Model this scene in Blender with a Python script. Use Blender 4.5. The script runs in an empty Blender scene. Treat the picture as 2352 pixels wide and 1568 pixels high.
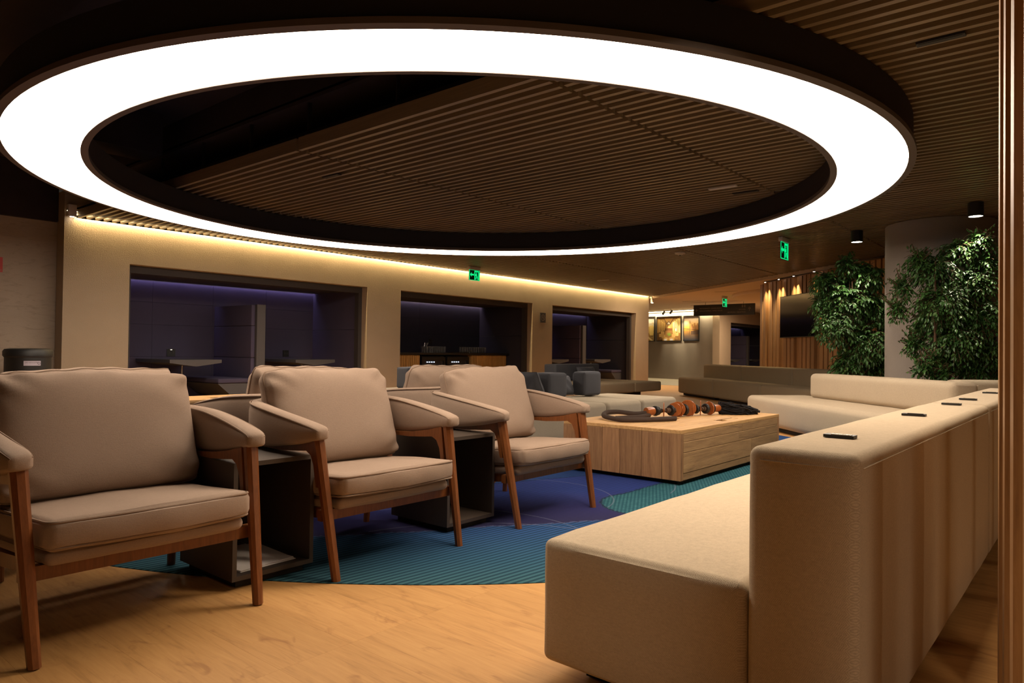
import bpy, bmesh, math, random
from mathutils import Vector, Matrix, Euler
random.seed(7)
S = bpy.context.scene
COL = S.collection
PI = math.pi
# ------------------------------------------------------------------ camera, world, exposure
H_EYE = .93
az, pt, ro = math.radians(40.133), math.radians(.8297), math.radians(.7053)
dv = Vector((math.cos(az)*math.cos(pt), math.sin(az)*math.cos(pt), math.sin(pt)))
r0 = Vector((math.sin(az), -math.cos(az), 0)); u0 = r0.cross(dv)
rv = r0*math.cos(ro)+u0*math.sin(ro); uv = rv.cross(dv)
cam = bpy.data.objects.new('camera', bpy.data.cameras.new('camera')); COL.objects.link(cam)
cam.matrix_world = Matrix(((rv.x, uv.x, -dv.x, 0), (rv.y, uv.y, -dv.y, 0), (rv.z, uv.z, -dv.z, H_EYE), (0, 0, 0, 1)))
cam.data.sensor_width = 36; cam.data.lens = 1622.27/2352*36; cam.data.clip_start = .05; cam.data.clip_end = 200
S.camera = cam
W = bpy.data.worlds.new('world'); S.world = W; W.use_nodes = True
W.node_tree.nodes['Background'].inputs[0].default_value = (1, .78, .6, 1)
W.node_tree.nodes['Background'].inputs[1].default_value = .022
S.view_settings.view_transform = 'Standard'; S.view_settings.look = 'None'
S.view_settings.gamma = 1; S.view_settings.use_curve_mapping = False
S.view_settings.exposure = 0.0
S.cycles.use_denoising = True
S.cycles.max_bounces = 8; S.cycles.diffuse_bounces = 5; S.cycles.glossy_bounces = 4
S.cycles.transmission_bounces = 8; S.cycles.transparent_max_bounces = 8
S.cycles.sample_clamp_indirect = 4
RING_POWER = 15.5
WARM = (1, .83, .655)
AMBER = (1, .74, .36)
PURPLE = (.62, .52, 1)

def area(name, loc, rot, sx, sy, power, color, spread=180):
    l = bpy.data.lights.new(name, 'AREA'); l.shape = 'RECTANGLE'; l.size = sx; l.size_y = sy
    l.energy = power; l.color = color; l.spread = math.radians(spread)
    o = bpy.data.objects.new(name, l); COL.objects.link(o); o.location = loc; o.rotation_euler = rot
    return o
def spot(name, loc, target, power, color, angle=60, blend=.4, size=.04):
    l = bpy.data.lights.new(name, 'SPOT'); l.energy = power; l.color = color
    l.spot_size = math.radians(angle); l.spot_blend = blend; l.shadow_soft_size = size
    o = bpy.data.objects.new(name, l); COL.objects.link(o); o.location = loc
    o.rotation_euler = (Vector(target)-Vector(loc)).to_track_quat('-Z', 'Y').to_euler()
    return o
CEIL = 2.579          # underside of the slats
YW = 10.17            # face of the plastered wall with the three openings
# wall washer in the slot between slats and wall
area('wall_washer_light', (10.7, YW-.026, CEIL+.06), (math.radians(8), 0, 0), 14.9, .025, 300, AMBER)
# purple coves in the booths
for nm, x0, x1, pw, col in (('booth_cove_light', 4.0, 8.0, 34, PURPLE), ('bar_cove_light', 8.82, 12.78, 40, (1, .78, 1)),
                            ('booth_cove_light', 13.56, 17.4, 34, PURPLE), ('booth_cove_light', 24.1, 28.9, 34, PURPLE)):
    area(nm, ((x0+x1)/2, 11.80, 2.055), (0, 0, 0), x1-x0, .02, pw, col)
# tree downlights
spot('tree_spot_light', (8.906, 1.072, 2.42), (8.9, 1.15, 0), 70, (1, .88, .68), 75, .6)
spot('tree_spot_light', (10.028, 2.527, 2.42), (10.3, 2.6, 0), 70, (1, .88, .68), 75, .6)
# a lamp beyond the slatted divider to the right of the frame
spot('divider_spot_light', (4.4, -3.0, 2.5), (3.3, .4, .2), 50, (1, .78, .52), 62, .7, .09)
# added fill lights out of view, over the near sofa and behind the camera
for q in ((2.7, .85), (-.3, -1.5)):
    area('added_fill_light', (q[0], q[1], 2.57), (0, 0, 0), .5, .5, (26 if q[1] > 0 else 46), (1, .80, .58), 130)
# gallery cove light
area('gallery_cove_light', (23.62, 12.3, 2.50), (0, 0, math.radians(74.2)), 4.4, .04, 150, (1, .80, .45))
for q, pw in (((16.9, 8.9), 55), ((22.4, 8.6), 130)):  # fill lights without fittings, added to brighten the far hall
    area('hall_fill_light', (q[0], q[1], 2.50), (0, 0, 0), 1.2, 1.2, pw, (1, .74, .48))

# ------------------------------------------------------------------ materials
def new_mat(name):
    m = bpy.data.materials.new(name); m.use_nodes = True
    nt = m.node_tree; return m, nt, nt.nodes['Principled BSDF']
def N(nt, t, **kw):
    n = nt.nodes.new(t)
    for k, v in kw.items(): setattr(n, k, v)
    return n
def math_n(nt, op, a, b=None, c=None, clamp=False):
    n = nt.nodes.new('ShaderNodeMath'); n.operation = op; n.use_clamp = clamp
    for i, v in enumerate((a, b, c)):
        if v is None: continue
        if isinstance(v, (int, float)): n.inputs[i].default_value = v
        else: nt.links.new(v, n.inputs[i])
    return n.outputs[0]
def mixc(nt, fac, a, b, mode='MIX'):
    n = nt.nodes.new('ShaderNodeMix'); n.data_type = 'RGBA'; n.blend_type = mode
    for i, v in ((0, fac), (6, a), (7, b)):
        if isinstance(v, (int, float)): n.inputs[i].default_value = v
        elif isinstance(v, tuple): n.inputs[i].default_value = v if len(v) == 4 else v+(1,)
        else: nt.links.new(v, n.inputs[i])
    return n.outputs[2]
def ramp(nt, fac, stops):
    n = nt.nodes.new('ShaderNodeValToRGB'); nt.links.new(fac, n.inputs[0])
    e = n.color_ramp.elements
    while len(e) < len(stops): e.new(.5)
    for el, (p, c) in zip(e, stops): el.position = p; el.color = c if len(c) == 4 else c+(1,)
    return n.outputs[0]
def noise(nt, vec, scale, detail=3, rough=.5, dist=0):
    n = nt.nodes.new('ShaderNodeTexNoise'); n.inputs['Scale'].default_value = scale
    n.inputs['Detail'].default_value = detail; n.inputs['Roughness'].default_value = rough; n.inputs['Distortion'].default_value = dist
    if vec is not None: nt.links.new(vec, n.inputs['Vector'])
    return n.outputs[0]
def coords(nt, scale=(1, 1, 1), rot=(0, 0, 0), kind='Object'):
    t = nt.nodes.new('ShaderNodeTexCoord'); mp = nt.nodes.new('ShaderNodeMapping')
    mp.inputs['Scale'].default_value = scale; mp.inputs['Rotation'].default_value = rot
    nt.links.new(t.outputs[kind], mp.inputs['Vector']); return mp.outputs[0]
def bump(nt, bsdf, h, strength, dist=.01):
    b = nt.nodes.new('ShaderNodeBump'); b.inputs['Strength'].default_value = strength; b.inputs['Distance'].default_value = dist
    nt.links.new(h, b.inputs['Height']); nt.links.new(b.outputs[0], bsdf.inputs['Normal'])
def plain(name, col, rough=.6, metal=0, spec=.5, noise_amt=.0, scale=30):
    m, nt, b = new_mat(name)
    b.inputs['Base Color'].default_value = col+(1,); b.inputs['Roughness'].default_value = rough
    b.inputs['Metallic'].default_value = metal; b.inputs['Specular IOR Level'].default_value = spec
    if noise_amt:
        f = noise(nt, coords(nt), scale, 4)
        c = mixc(nt, f, tuple(v*(1-noise_amt) for v in col), tuple(min(1, v*(1+noise_amt)) for v in col))
        nt.links.new(c, b.inputs['Base Color'])
    return m
def emit(name, col, strength, base=(.02, .02, .02)):
    m, nt, b = new_mat(name)
    b.inputs['Base Color'].default_value = base+(1,)
    b.inputs['Emission Color'].default_value = col+(1,); b.inputs['Emission Strength'].default_value = strength
    return m
def wood(name, c1, c2, c3, axis=0, scale=1, rough=.45, fine=1, bstr=.15, var=.25, knots=False):
    m, nt, b = new_mat(name)
    sc = [14*scale]*3; sc[axis] = 1.1*scale
    oi = nt.nodes.new('ShaderNodeObjectInfo')
    tc = nt.nodes.new('ShaderNodeTexCoord')
    add = nt.nodes.new('ShaderNodeVectorMath'); add.operation = 'ADD'
    comb = nt.nodes.new('ShaderNodeCombineXYZ')
    for i in range(3): nt.links.new(math_n(nt, 'MULTIPLY', oi.outputs['Random'], 17.3+7*i), comb.inputs[i])
    nt.links.new(tc.outputs['Object'], add.inputs[0]); nt.links.new(comb.outputs[0], add.inputs[1])
    mp = nt.nodes.new('ShaderNodeMapping'); mp.inputs['Scale'].default_value = sc
    nt.links.new(add.outputs[0], mp.inputs['Vector'])
    f = noise(nt, mp.outputs[0], 1.6, 6, .62, 1.2)
    f2 = noise(nt, mp.outputs[0], 9, 3, .6, .4)
    ff = math_n(nt, 'ADD', math_n(nt, 'MULTIPLY', f, .75), math_n(nt, 'MULTIPLY', f2, .25))
    c = ramp(nt, ff, [(.28, c3), (.47, c2), (.66, c1)])
    k = math_n(nt, 'ADD', math_n(nt, 'MULTIPLY', oi.outputs['Random'], var*2), 1-var)
    if knots:
        mp2 = nt.nodes.new('ShaderNodeMapping'); mp2.inputs['Scale'].default_value = (2.2, 1, 1); nt.links.new(add.outputs[0], mp2.inputs['Vector'])
        kn = noise(nt, mp2.outputs[0], 5.0, 3, .55, 1.0)
        c = mixc(nt, 1, c, ramp(nt, kn, [(.61, (1, 1, 1)), (.76, (.66, .56, .48))]), 'MULTIPLY')
    hsv = nt.nodes.new('ShaderNodeHueSaturation'); nt.links.new(c, hsv.inputs['Color']); nt.links.new(k, hsv.inputs['Value'])
    nt.links.new(hsv.outputs[0], b.inputs['Base Color']); b.inputs['Roughness'].default_value = rough
    bump(nt, b, f2, bstr, .004)
    return m
def fabric(name, col, dark=.72, herring=True, cell=.011, freq=1500, bstr=.5, rough=.95, sheen=.25, mott=.10, fine=500):
    m, nt, b = new_mat(name)
    v = coords(nt)
    sep = nt.nodes.new('ShaderNodeSeparateXYZ'); nt.links.new(v, sep.inputs[0])
    if herring:
        g = nt.nodes.new('ShaderNodeNewGeometry'); sn = nt.nodes.new('ShaderNodeSeparateXYZ')
        nt.links.new(g.outputs['True Normal'], sn.inputs[0])
        top = math_n(nt, 'GREATER_THAN', math_n(nt, 'ABSOLUTE', sn.outputs[2]), .7)
        side = math_n(nt, 'SUBTRACT', 1, top)
        U = math_n(nt, 'ADD', math_n(nt, 'MULTIPLY', sep.outputs[0], top), math_n(nt, 'MULTIPLY', math_n(nt, 'ADD', sep.outputs[0], sep.outputs[1]), side))
        V = math_n(nt, 'ADD', math_n(nt, 'MULTIPLY', sep.outputs[1], top), math_n(nt, 'MULTIPLY', sep.outputs[2], side))
        zz = math_n(nt, 'PINGPONG', V, cell)
        w = math_n(nt, 'SINE', math_n(nt, 'MULTIPLY', math_n(nt, 'ADD', U, math_n(nt, 'MULTIPLY', zz, .7)), freq))
        w = math_n(nt, 'MULTIPLY_ADD', w, .5, .5)
    else:
        w = noise(nt, v, fine, 2, .7)
    n1 = noise(nt, v, 230, 3, .7); n2 = noise(nt, v, 5, 3)
    sl = nt.nodes.new('ShaderNodeMapping'); sl.inputs['Scale'].default_value = (60, 60, 420); nt.links.new(v, sl.inputs[0])
    n3 = noise(nt, sl.outputs[0], 1, 3, .6)
    fac = math_n(nt, 'ADD', math_n(nt, 'MULTIPLY', w, .24 if herring else .5), math_n(nt, 'ADD', math_n(nt, 'MULTIPLY', n1, .42), math_n(nt, 'MULTIPLY', n3, .36)))
    c = ramp(nt, fac, [(.25, tuple(x*dark for x in col)), (.75, tuple(min(1, x*1.16) for x in col))])
    c = mixc(nt, math_n(nt, 'MULTIPLY', n2, mott*2), c, tuple(x*.6 for x in col))
    nt.links.new(c, b.inputs['Base Color']); b.inputs['Roughness'].default_value = rough
    b.inputs['Specular IOR Level'].default_value = .15
    b.inputs['Sheen Weight'].default_value = sheen; b.inputs['Sheen Roughness'].default_value = .5
    b.inputs['Sheen Tint'].default_value = tuple(min(1, x*1.6) for x in col)+(1,)
    bump(nt, b, fac, bstr, .003)
    return m
def plaster(name, col, amt=.12, streak=False, bstr=.35, bscale=95):
    m, nt, b = new_mat(name)
    v = coords(nt)
    n1 = noise(nt, v, 1.6, 5, .6, .6); n2 = noise(nt, v, bscale, 3, .6)
    c = mixc(nt, n1, tuple(x*(1-amt) for x in col), tuple(x*(1+amt) for x in col))
    h = n2
    if streak:
        vs = coords(nt, (2.2, 2.2, 9), (0, .35, 0))
        s = noise(nt, vs, 1.3, 6, .65, 2.2)
        s2 = ramp(nt, s, [(.36, (.72, .72, .72)), (.46, (1, 1, 1))])
        c = mixc(nt, .55, c, s2, 'MULTIPLY')
        h = math_n(nt, 'ADD', math_n(nt, 'MULTIPLY', n2, .2), s)
    nt.links.new(c, b.inputs['Base Color']); b.inputs['Roughness'].default_value = .9; b.inputs['Specular IOR Level'].default_value = .2
    bump(nt, b, h, bstr, .012)
    return m

M = {}
M['plaster'] = plaster('beige_plaster', (.345, .27, .195))
M['plaster_left'] = plaster('trowelled_plaster', (.34, .275, .22), .12, True, .5)
M['plaster_grey'] = plaster('grey_plaster', (.30, .26, .23), .10, False, .2, 40)
M['ceil_plaster'] = plaster('ceiling_plaster', (.70, .58, .47), .03, False, .05)
M['void'] = plain('dark_void_paint', (.032, .024, .025), .9, 0, .2, .3, 3)
M['slat'] = wood('ceiling_slat_wood', (.265, .195, .115), (.215, .155, .09), (.16, .112, .064), 1, 1.0, .36, 1, .05, .08)
M['slat_dark'] = plain('slat_backing', (.006, .0045, .004), .95, 0, .05)
M['plank'] = wood('oak_floor', (.53, .285, .095), (.465, .238, .074), (.33, .16, .045), 1, 1.15, .62, 1, .06, .05, True)
M['floor_far'] = plain('pale_floor', (.21, .185, .15), .5, 0, .5, .06, 4)
M['chairwood'] = wood('walnut_wood', (.215, .070, .018), (.16, .050, .012), (.105, .031, .008), 2, 2.2, .38, 1, .05, .05)
M['chairfab'] = fabric('taupe_fabric', (.295, .215, .165), .80, False, bstr=.25, sheen=.25, mott=.16, fine=420)
M['piping'] = fabric('taupe_piping', (.24, .17, .125), .8, False, bstr=.1, sheen=.2)
M['sofafab'] = fabric('beige_herringbone', (.50, .405, .295), .66, True, bstr=.22)
M['sofafab2'] = fabric('brown_weave', (.265, .205, .135), .8, True, bstr=.2)
M['benchfab'] = fabric('pale_linen', (.36, .305, .23), .76, True, bstr=.2)
M['greyfab'] = fabric('slate_velvet', (.060, .062, .072), .85, False, bstr=.1, sheen=.6)
M['sidewood'] = plain('dark_laminate', (.055, .040, .031), .5, 0, .4, .10, 12)
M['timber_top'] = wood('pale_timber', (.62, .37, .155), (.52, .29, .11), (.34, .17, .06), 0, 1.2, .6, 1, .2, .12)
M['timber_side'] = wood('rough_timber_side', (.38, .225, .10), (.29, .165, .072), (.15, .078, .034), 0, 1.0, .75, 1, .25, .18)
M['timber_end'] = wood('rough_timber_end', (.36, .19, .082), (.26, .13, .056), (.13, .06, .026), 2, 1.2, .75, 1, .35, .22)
M['black'] = plain('matt_black', (.012, .011, .011), .5)
M['plinth'] = plain('dark_plinth', (.012, .009, .007), .8)
M['navy'] = fabric('navy_felt', (.078, .068, .112), .85, False, bstr=.1, sheen=.1)
M['navy2'] = fabric('dark_felt', (.038, .035, .046), .85, False, bstr=.1, sheen=.1)
M['frame'] = plain('charcoal_frame', (.040, .034, .033), .7)
M['greylam'] = plain('grey_laminate', (.085, .082, .088), .6)
M['metal'] = plain('brushed_steel', (.45, .42, .40), .3, 1)
M['drum'] = plain('ring_drum_black', (.014, .010, .009), .7)
M['lip'] = plain('ring_lip', (.10, .075, .062), .6)
M['ring'] = emit('ring_diffuser', WARM, RING_POWER)
M['led'] = emit('led_warm', (1, .82, .5), 6)
M['led_cool'] = emit('led_purple', (.55, .45, 1), .55)
M['spotled'] = emit('spot_lens', (1, .9, .72), 16)
M['green'] = emit('exit_green', (.0, .85, .24), 1.0)
M['green_dark'] = plain('exit_acrylic', (.005, .05, .018), .25)
M['white'] = plain('white_plastic', (.55, .5, .46), .5)
M['paper'] = plain('white_paper', (.80, .74, .72), .7)
M['silver'] = plain('silver', (.7, .68, .65), .25, 1)
M['screenwood'] = wood('divider_wood', (.36, .19, .072), (.30, .15, .054), (.21, .10, .036), 2, 1.8, .45, 1, .05, .08)
M['wallslat'] = wood('wall_slat_wood', (.45, .25, .11), (.38, .20, .085), (.28, .14, .056), 2, 1.5, .5, 1, .05, .10)
M['tv'] = plain('tv_glass', (.004, .003, .004), .12)
M['bark'] = plain('bark', (.10, .055, .032), .8, 0, .3, .3, 40)
M['rope'] = fabric('dark_rope', (.062, .043, .035), .5, False, bstr=.6, sheen=.1)
M['beadwood'] = wood('orange_bead_wood', (.42, .13, .03), (.33, .09, .02), (.2, .05, .012), 2, 9, .3, 1, .02, .1)
M['tassel'] = plain('black_cotton', (.006, .005, .007), .9)
M['coco'] = plain('coconut_bead', (.10, .055, .03), .6, 0, .4, .4, 120)
M['red'] = plain('sign_red', (.42, .022, .012), .5)
M['sticker'] = plain('sticker', (.45, .40, .48), .5)
M['signwhite'] = plain('sign_print', (.26, .20, .15), .6)
M['ribbed'] = wood('ribbed_oak', (.55, .32, .11), (.46, .26, .085), (.34, .19, .06), 2, 2, .5, 1, .05, .1)
M['fridge_glow'] = emit('fridge_glow', (.75, .85, 1), 1.6)
M['fridge_in'] = plain('fridge_inside', (.02, .022, .03), .4)
gm, gnt, gb = new_mat('clear_glass'); gb.inputs['Transmission Weight'].default_value = .95; gb.inputs['Roughness'].default_value = .10; gb.inputs['IOR'].default_value = 1.45
M['glass'] = gm
lm, lnt, lb = new_mat('leaf_green')
lo = lnt.nodes.new('ShaderNodeTexCoord')
lc = ramp(lnt, noise(lnt, lo.outputs['Object'], 9, 3, .6), [(.3, (.024, .070, .016)), (.55, (.046, .125, .026)), (.75, (.11, .20, .04))])
lnt.links.new(lc, lb.inputs['Base Color']); lb.inputs['Roughness'].default_value = .42; lb.inputs['Specular IOR Level'].default_value = .45
lb.inputs['Transmission Weight'].default_value = 0
M['leaf'] = lm
# rug : feather print (flat print on a woven rug)
def rug_material():
    m, nt, b = new_mat('feather_rug')
    t = nt.nodes.new('ShaderNodeTexCoord'); sp = nt.nodes.new('ShaderNodeSeparateXYZ'); nt.links.new(t.outputs['Object'], sp.inputs[0])
    X, Y = sp.outputs[0], sp.outputs[1]
    wob = math_n(nt, 'MULTIPLY', math_n(nt, 'SUBTRACT', noise(nt, t.outputs['Object'], 2.2, 3), .5), .10)
    fw = math_n(nt, 'MULTIPLY', math_n(nt, 'SUBTRACT', noise(nt, t.outputs['Object'], 40, 2), .5), .05)
    def line(p, q):   # signed distance to the line p->q, positive on its left
        ex, ey = q[0]-p[0], q[1]-p[1]; L = math.hypot(ex, ey); nx, ny = -ey/L, ex/L
        d = math_n(nt, 'ADD', math_n(nt, 'MULTIPLY', X, nx), math_n(nt, 'MULTIPLY', Y, ny))
        d = math_n(nt, 'SUBTRACT', d, nx*p[0]+ny*p[1])
        return math_n(nt, 'ADD', math_n(nt, 'ADD', d, wob), fw)
    def step(d, w=.02): return math_n(nt, 'MULTIPLY_ADD', d, 1/w, .5, clamp=True)
    def stripe(dist, pitch, duty=.5):
        s = math_n(nt, 'SINE', math_n(nt, 'MULTIPLY', dist, 2*PI/pitch))
        return math_n(nt, 'MULTIPLY_ADD', s, 1.4, duty, clamp=True)
    n_big = noise(nt, t.outputs['Object'], .9, 3); n_f = noise(nt, t.outputs['Object'], 25, 3, .7)
    l1 = line((2.051, 2.994), (3.299, 2.156)); l2 = line((3.731, 3.273), (5.165, 2.754))
    # ribs
    r1 = stripe(math_n(nt, 'ADD', math_n(nt, 'MULTIPLY', X, .10), Y), .031)
    r2 = stripe(math_n(nt, 'ADD', math_n(nt, 'MULTIPLY', X, .30), Y), .027)
    r3 = stripe(math_n(nt, 'ADD', math_n(nt, 'MULTIPLY', X, -.55), Y), .026)
    # near feather: teal at the rug edge, blue towards l1
    rad = math_n(nt, 'SQRT', math_n(nt, 'ADD', math_n(nt, 'POWER', X and math_n(nt, 'SUBTRACT', X, 4.807), 2), math_n(nt, 'POWER', math_n(nt, 'SUBTRACT', Y, 4.67), 2)))
    edge = math_n(nt, 'SUBTRACT', 3.874, rad)
    cA = ramp(nt, math_n(nt, 'DIVIDE', edge, .9, clamp=True), [(.0, (.052, .135, .155)), (.35, (.036, .105, .170)), (.9, (.030, .078, .215))])
    cA = mixc(nt, math_n(nt, 'MULTIPLY', math_n(nt, 'SUBTRACT', 1, r1), .72), cA, (.010, .026, .046))
    cB = ramp(nt, math_n(nt, 'MULTIPLY_ADD', l1, 1.1, .1, clamp=True), [(0, (.035, .028, .060)), (.5, (.040, .035, .15)), (1, (.035, .06, .26))])
    cB = mixc(nt, math_n(nt, 'MULTIPLY', math_n(nt, 'SUBTRACT', 1, r2), .6), cB, (.012, .014, .05))
    cC = ramp(nt, n_big, [(.3, (.022, .045, .17)), (.7, (.025, .075, .22))])
    cC = mixc(nt, math_n(nt, 'MULTIPLY', math_n(nt, 'SUBTRACT', 1, r2), .35), cC, (.010, .02, .07))
    cD = ramp(nt, math_n(nt, 'MULTIPLY_ADD', n_f, .6, math_n(nt, 'MULTIPLY', n_big, .4)), [(.3, (.022, .080, .115)), (.6, (.045, .150, .175)), (.75, (.12, .27, .27))])
    cD = mixc(nt, math_n(nt, 'MULTIPLY', math_n(nt, 'SUBTRACT', 1, r3), .6), cD, (.010, .055, .075))
    c = mixc(nt, step(l1), cA, cB)
    c = mixc(nt, step(l2), c, cC)
    # teal feather : everything below the curve from its rounded tip
    tip = math_n(nt, 'SQRT', math_n(nt, 'ADD', math_n(nt, 'POWER', math_n(nt, 'SUBTRACT', X, 3.92), 2), math_n(nt, 'POWER', math_n(nt, 'SUBTRACT', Y, 2.10), 2)))
    dD = math_n(nt, 'SUBTRACT', .36, tip)
    band = math_n(nt, 'MINIMUM', math_n(nt, 'SUBTRACT', 2.44, Y), math_n(nt, 'SUBTRACT', X, 3.92))
    dD = math_n(nt, 'ADD', math_n(nt, 'MAXIMUM', dD, band), fw)
    c = mixc(nt, step(dD, .03), c, cD)
    # dark ribs between feathers and pale threads
    for l in (l2, dD):
        k = math_n(nt, 'SUBTRACT', 1, math_n(nt, 'DIVIDE', math_n(nt, 'ABSOLUTE', l), .012), clamp=True)
        c = mixc(nt, math_n(nt, 'MULTIPLY', k, .75), c, (.010, .009, .014))
    k = math_n(nt, 'SUBTRACT', 1, math_n(nt, 'DIVIDE', math_n(nt, 'ABSOLUTE', l1), .010), clamp=True)
    c = mixc(nt, math_n(nt, 'MULTIPLY', k, .5), c, (.12, .13, .24))
    for cx, cy, R in ((2.3, 2.45, .85), (3.5, 2.9, .62), (4.1, 3.1, .9), (2.1, 1.9, 1.0)):
        dd = math_n(nt, 'SQRT', math_n(nt, 'ADD', math_n(nt, 'POWER', math_n(nt, 'SUBTRACT', X, cx), 2), math_n(nt, 'POWER', math_n(nt, 'SUBTRACT', Y, cy), 2)))
        k = math_n(nt, 'SUBTRACT', 1, math_n(nt, 'DIVIDE', math_n(nt, 'ABSOLUTE', math_n(nt, 'SUBTRACT', dd, R)), .007), clamp=True)
        k = math_n(nt, 'MULTIPLY', k, math_n(nt, 'GREATER_THAN', X, cx+.2*R))
        c = mixc(nt, math_n(nt, 'MULTIPLY', k, .5), c, (.20, .22, .32))
    c = mixc(nt, math_n(nt, 'MULTIPLY', noise(nt, t.outputs['Object'], 300, 2), .35), c, (.01, .02, .04))
    nt.links.new(c, b.inputs['Base Color']); b.inputs['Roughness'].default_value = 1; b.inputs['Specular IOR Level'].default_value = .05
    bump(nt, b, noise(nt, t.outputs['Object'], 260, 2), .3, .003)
    return m
M['rug'] = rug_material()

# ------------------------------------------------------------------ mesh helpers
class G:
    """collects shapes; build() links them as ONE mesh object (coordinates relative to o)"""
    def __init__(s, o=(0, 0, 0)): s.v = []; s.f = []; s.m = []; s.o = Vector(o)
    def add(s, vs, fs, mi=0):
        k = len(s.v); s.v += [Vector(v)-s.o for v in vs]; s.f += [tuple(i+k for i in f) for f in fs]; s.m += [mi]*len(fs); return s
    def box(s, x0, x1, y0, y1, z0, z1, mi=0):
        return s.add([(x0, y0, z0), (x1, y0, z0), (x1, y1, z0), (x0, y1, z0), (x0, y0, z1), (x1, y0, z1), (x1, y1, z1), (x0, y1, z1)],
                     [(3, 2, 1, 0), (4, 5, 6, 7), (0, 1, 5, 4), (1, 2, 6, 5), (2, 3, 7, 6), (3, 0, 4, 7)], mi)
    def hexa(s, lo, hi, mi=0):      # two quads of corners, same order
        return s.add(list(lo)+list(hi), [(3, 2, 1, 0), (4, 5, 6, 7), (0, 1, 5, 4), (1, 2, 6, 5), (2, 3, 7, 6), (3, 0, 4, 7)], mi)
    def prism(s, poly, a, b, f, mi=0):  # poly of 2-D points, f(p,t)->3-D
        n = len(poly); vs = [f(p, a) for p in poly]+[f(p, b) for p in poly]
        return s.add(vs, [tuple(range(n-1, -1, -1)), tuple(range(n, 2*n))]+[(i, (i+1) % n, n+(i+1) % n, n+i) for i in range(n)], mi)
    def tube(s, path, r, n=8, closed=False, cap=True, mi=0):
        P = [Vector(p) for p in path]; rings = []; up = Vector((0, 0, 1)); L = len(P)
        for i, p in enumerate(P):
            a = P[(i-1) % L] if (closed or i > 0) else p; b = P[(i+1) % L] if (closed or i < L-1) else p
            t = (b-a).normalized(); x = t.cross(up)
            if x.length < 1e-3: x = t.cross(Vector((1, 0, 0)))
            x.normalize(); y = x.cross(t)
            rr = r[i] if isinstance(r, (list, tuple)) else r
            rings.append([p+(x*math.cos(2*PI*k/n)+y*math.sin(2*PI*k/n))*rr for k in range(n)])
        vs = [v for q in rings for v in q]; fs = []
        for i in range(L if closed else L-1):
            j = (i+1) % L
            fs += [(i*n+k, j*n+k, j*n+(k+1) % n, i*n+(k+1) % n) for k in range(n)]
        if cap and not closed: fs += [tuple(range(n)), tuple(range((L-1)*n+n-1, (L-1)*n-1, -1))]
        return s.add(vs, fs, mi)
    def lathe(s, prof, c=(0, 0, 0), n=24, axis=None, mi=0):
        c = Vector(c); vs = []
        q = Vector((0, 0, 1)).rotation_difference(Vector(axis).normalized()) if axis else None
        for (r, z) in prof:
            for k in range(n):
                p = Vector((r*math.cos(2*PI*k/n), r*math.sin(2*PI*k/n), z))
                if q: p = q @ p
                vs.append(c+p)
        L = len(prof); fs = []
        for i in range(L-1):
            fs += [(i*n+k, i*n+(k+1) % n, (i+1)*n+(k+1) % n, (i+1)*n+k) for k in range(n)]
        if prof[0][0] > 1e-6: fs.append(tuple(range(n-1, -1, -1)))
        if prof[-1][0] > 1e-6: fs.append(tuple(range((L-1)*n, L*n)))
        return s.add(vs, fs, mi)
    def rgrid(s, x0, x1, y0, y1, z0, z1, r=.03, n=(6, 6, 4), bulge=0, wob=0, seed=0, f=None, mi=0):
        c = Vector(((x0+x1)/2, (y0+y1)/2, (z0+z1)/2)); h = ((x1-x0)/2, (y1-y0)/2, (z1-z0)/2)
        r = min(r, .98*min(h)); ax = []
        for a, k in zip(h, n):
            q = [-a, -a+.29*r, -a+.62*r]+[(-a+r)+(2*a-2*r)*i/k for i in range(k+1)]+[a-.62*r, a-.29*r, a]; ax.append(q)
        idx = {}; vs = []; fs = []
        rnd = random.Random(seed); ph = [rnd.uniform(0, 6) for _ in range(9)]
        def vid(p):
            key = tuple(round(t, 6) for t in p)
            if key not in idx:
                q = Vector([max(-a+r, min(a-r, t)) for t, a in zip(p, h)]); d = Vector(p)-q
                o = q+d.normalized()*r if d.length > 1e-9 else Vector(p)
                nn = d.normalized() if d.length > 1e-9 else Vector((0, 0, 0))
                if bulge:
                    wts = [1-(t/a)**2 for t, a in zip(p, h)]
                    k = 1
                    for i in range(3):
                        if abs(nn[i]) < .9: k *= max(0, wts[i])**.6
                    o += nn*bulge*k
                if wob:
                    o += nn*wob*(math.sin(p[0]*13+ph[0]+3*p[1])+math.sin(p[1]*17+ph[1]-4*p[2])+.6*math.sin(p[0]*31+p[2]*27+ph[2]))
                w = o+c
                if f: w = Vector(f(w))
                idx[key] = len(vs); vs.append(w)
            return idx[key]
        for d in range(3):
            u, v = [(1, 2), (2, 0), (0, 1)][d]
            for sgn in (-1, 1):
                for i in range(len(ax[u])-1):
                    for j in range(len(ax[v])-1):
                        q = []
                        for (a, b) in ((i, j), (i+1, j), (i+1, j+1), (i, j+1)):
                            p = [0, 0, 0]; p[d] = sgn*h[d]; p[u] = ax[u][a]; p[v] = ax[v][b]; q.append(vid(p))
                        fs.append(tuple(q if sgn > 0 else q[::-1]))
        return s.add(vs, fs, mi)
    def mesh(s, name, mats, smooth=True, angle=35):
        me = bpy.data.meshes.new(name); me.from_pydata([tuple(v) for v in s.v], [], s.f)
        for m in (mats if isinstance(mats, (list, tuple)) else [mats]): me.materials.append(m)
        if any(s.m): me.polygons.foreach_set('material_index', s.m)
        if smooth:
            me.polygons.foreach_set('use_smooth', [True]*len(me.polygons)); me.set_sharp_from_angle(angle=math.radians(angle))
        me.update(); return me
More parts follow.
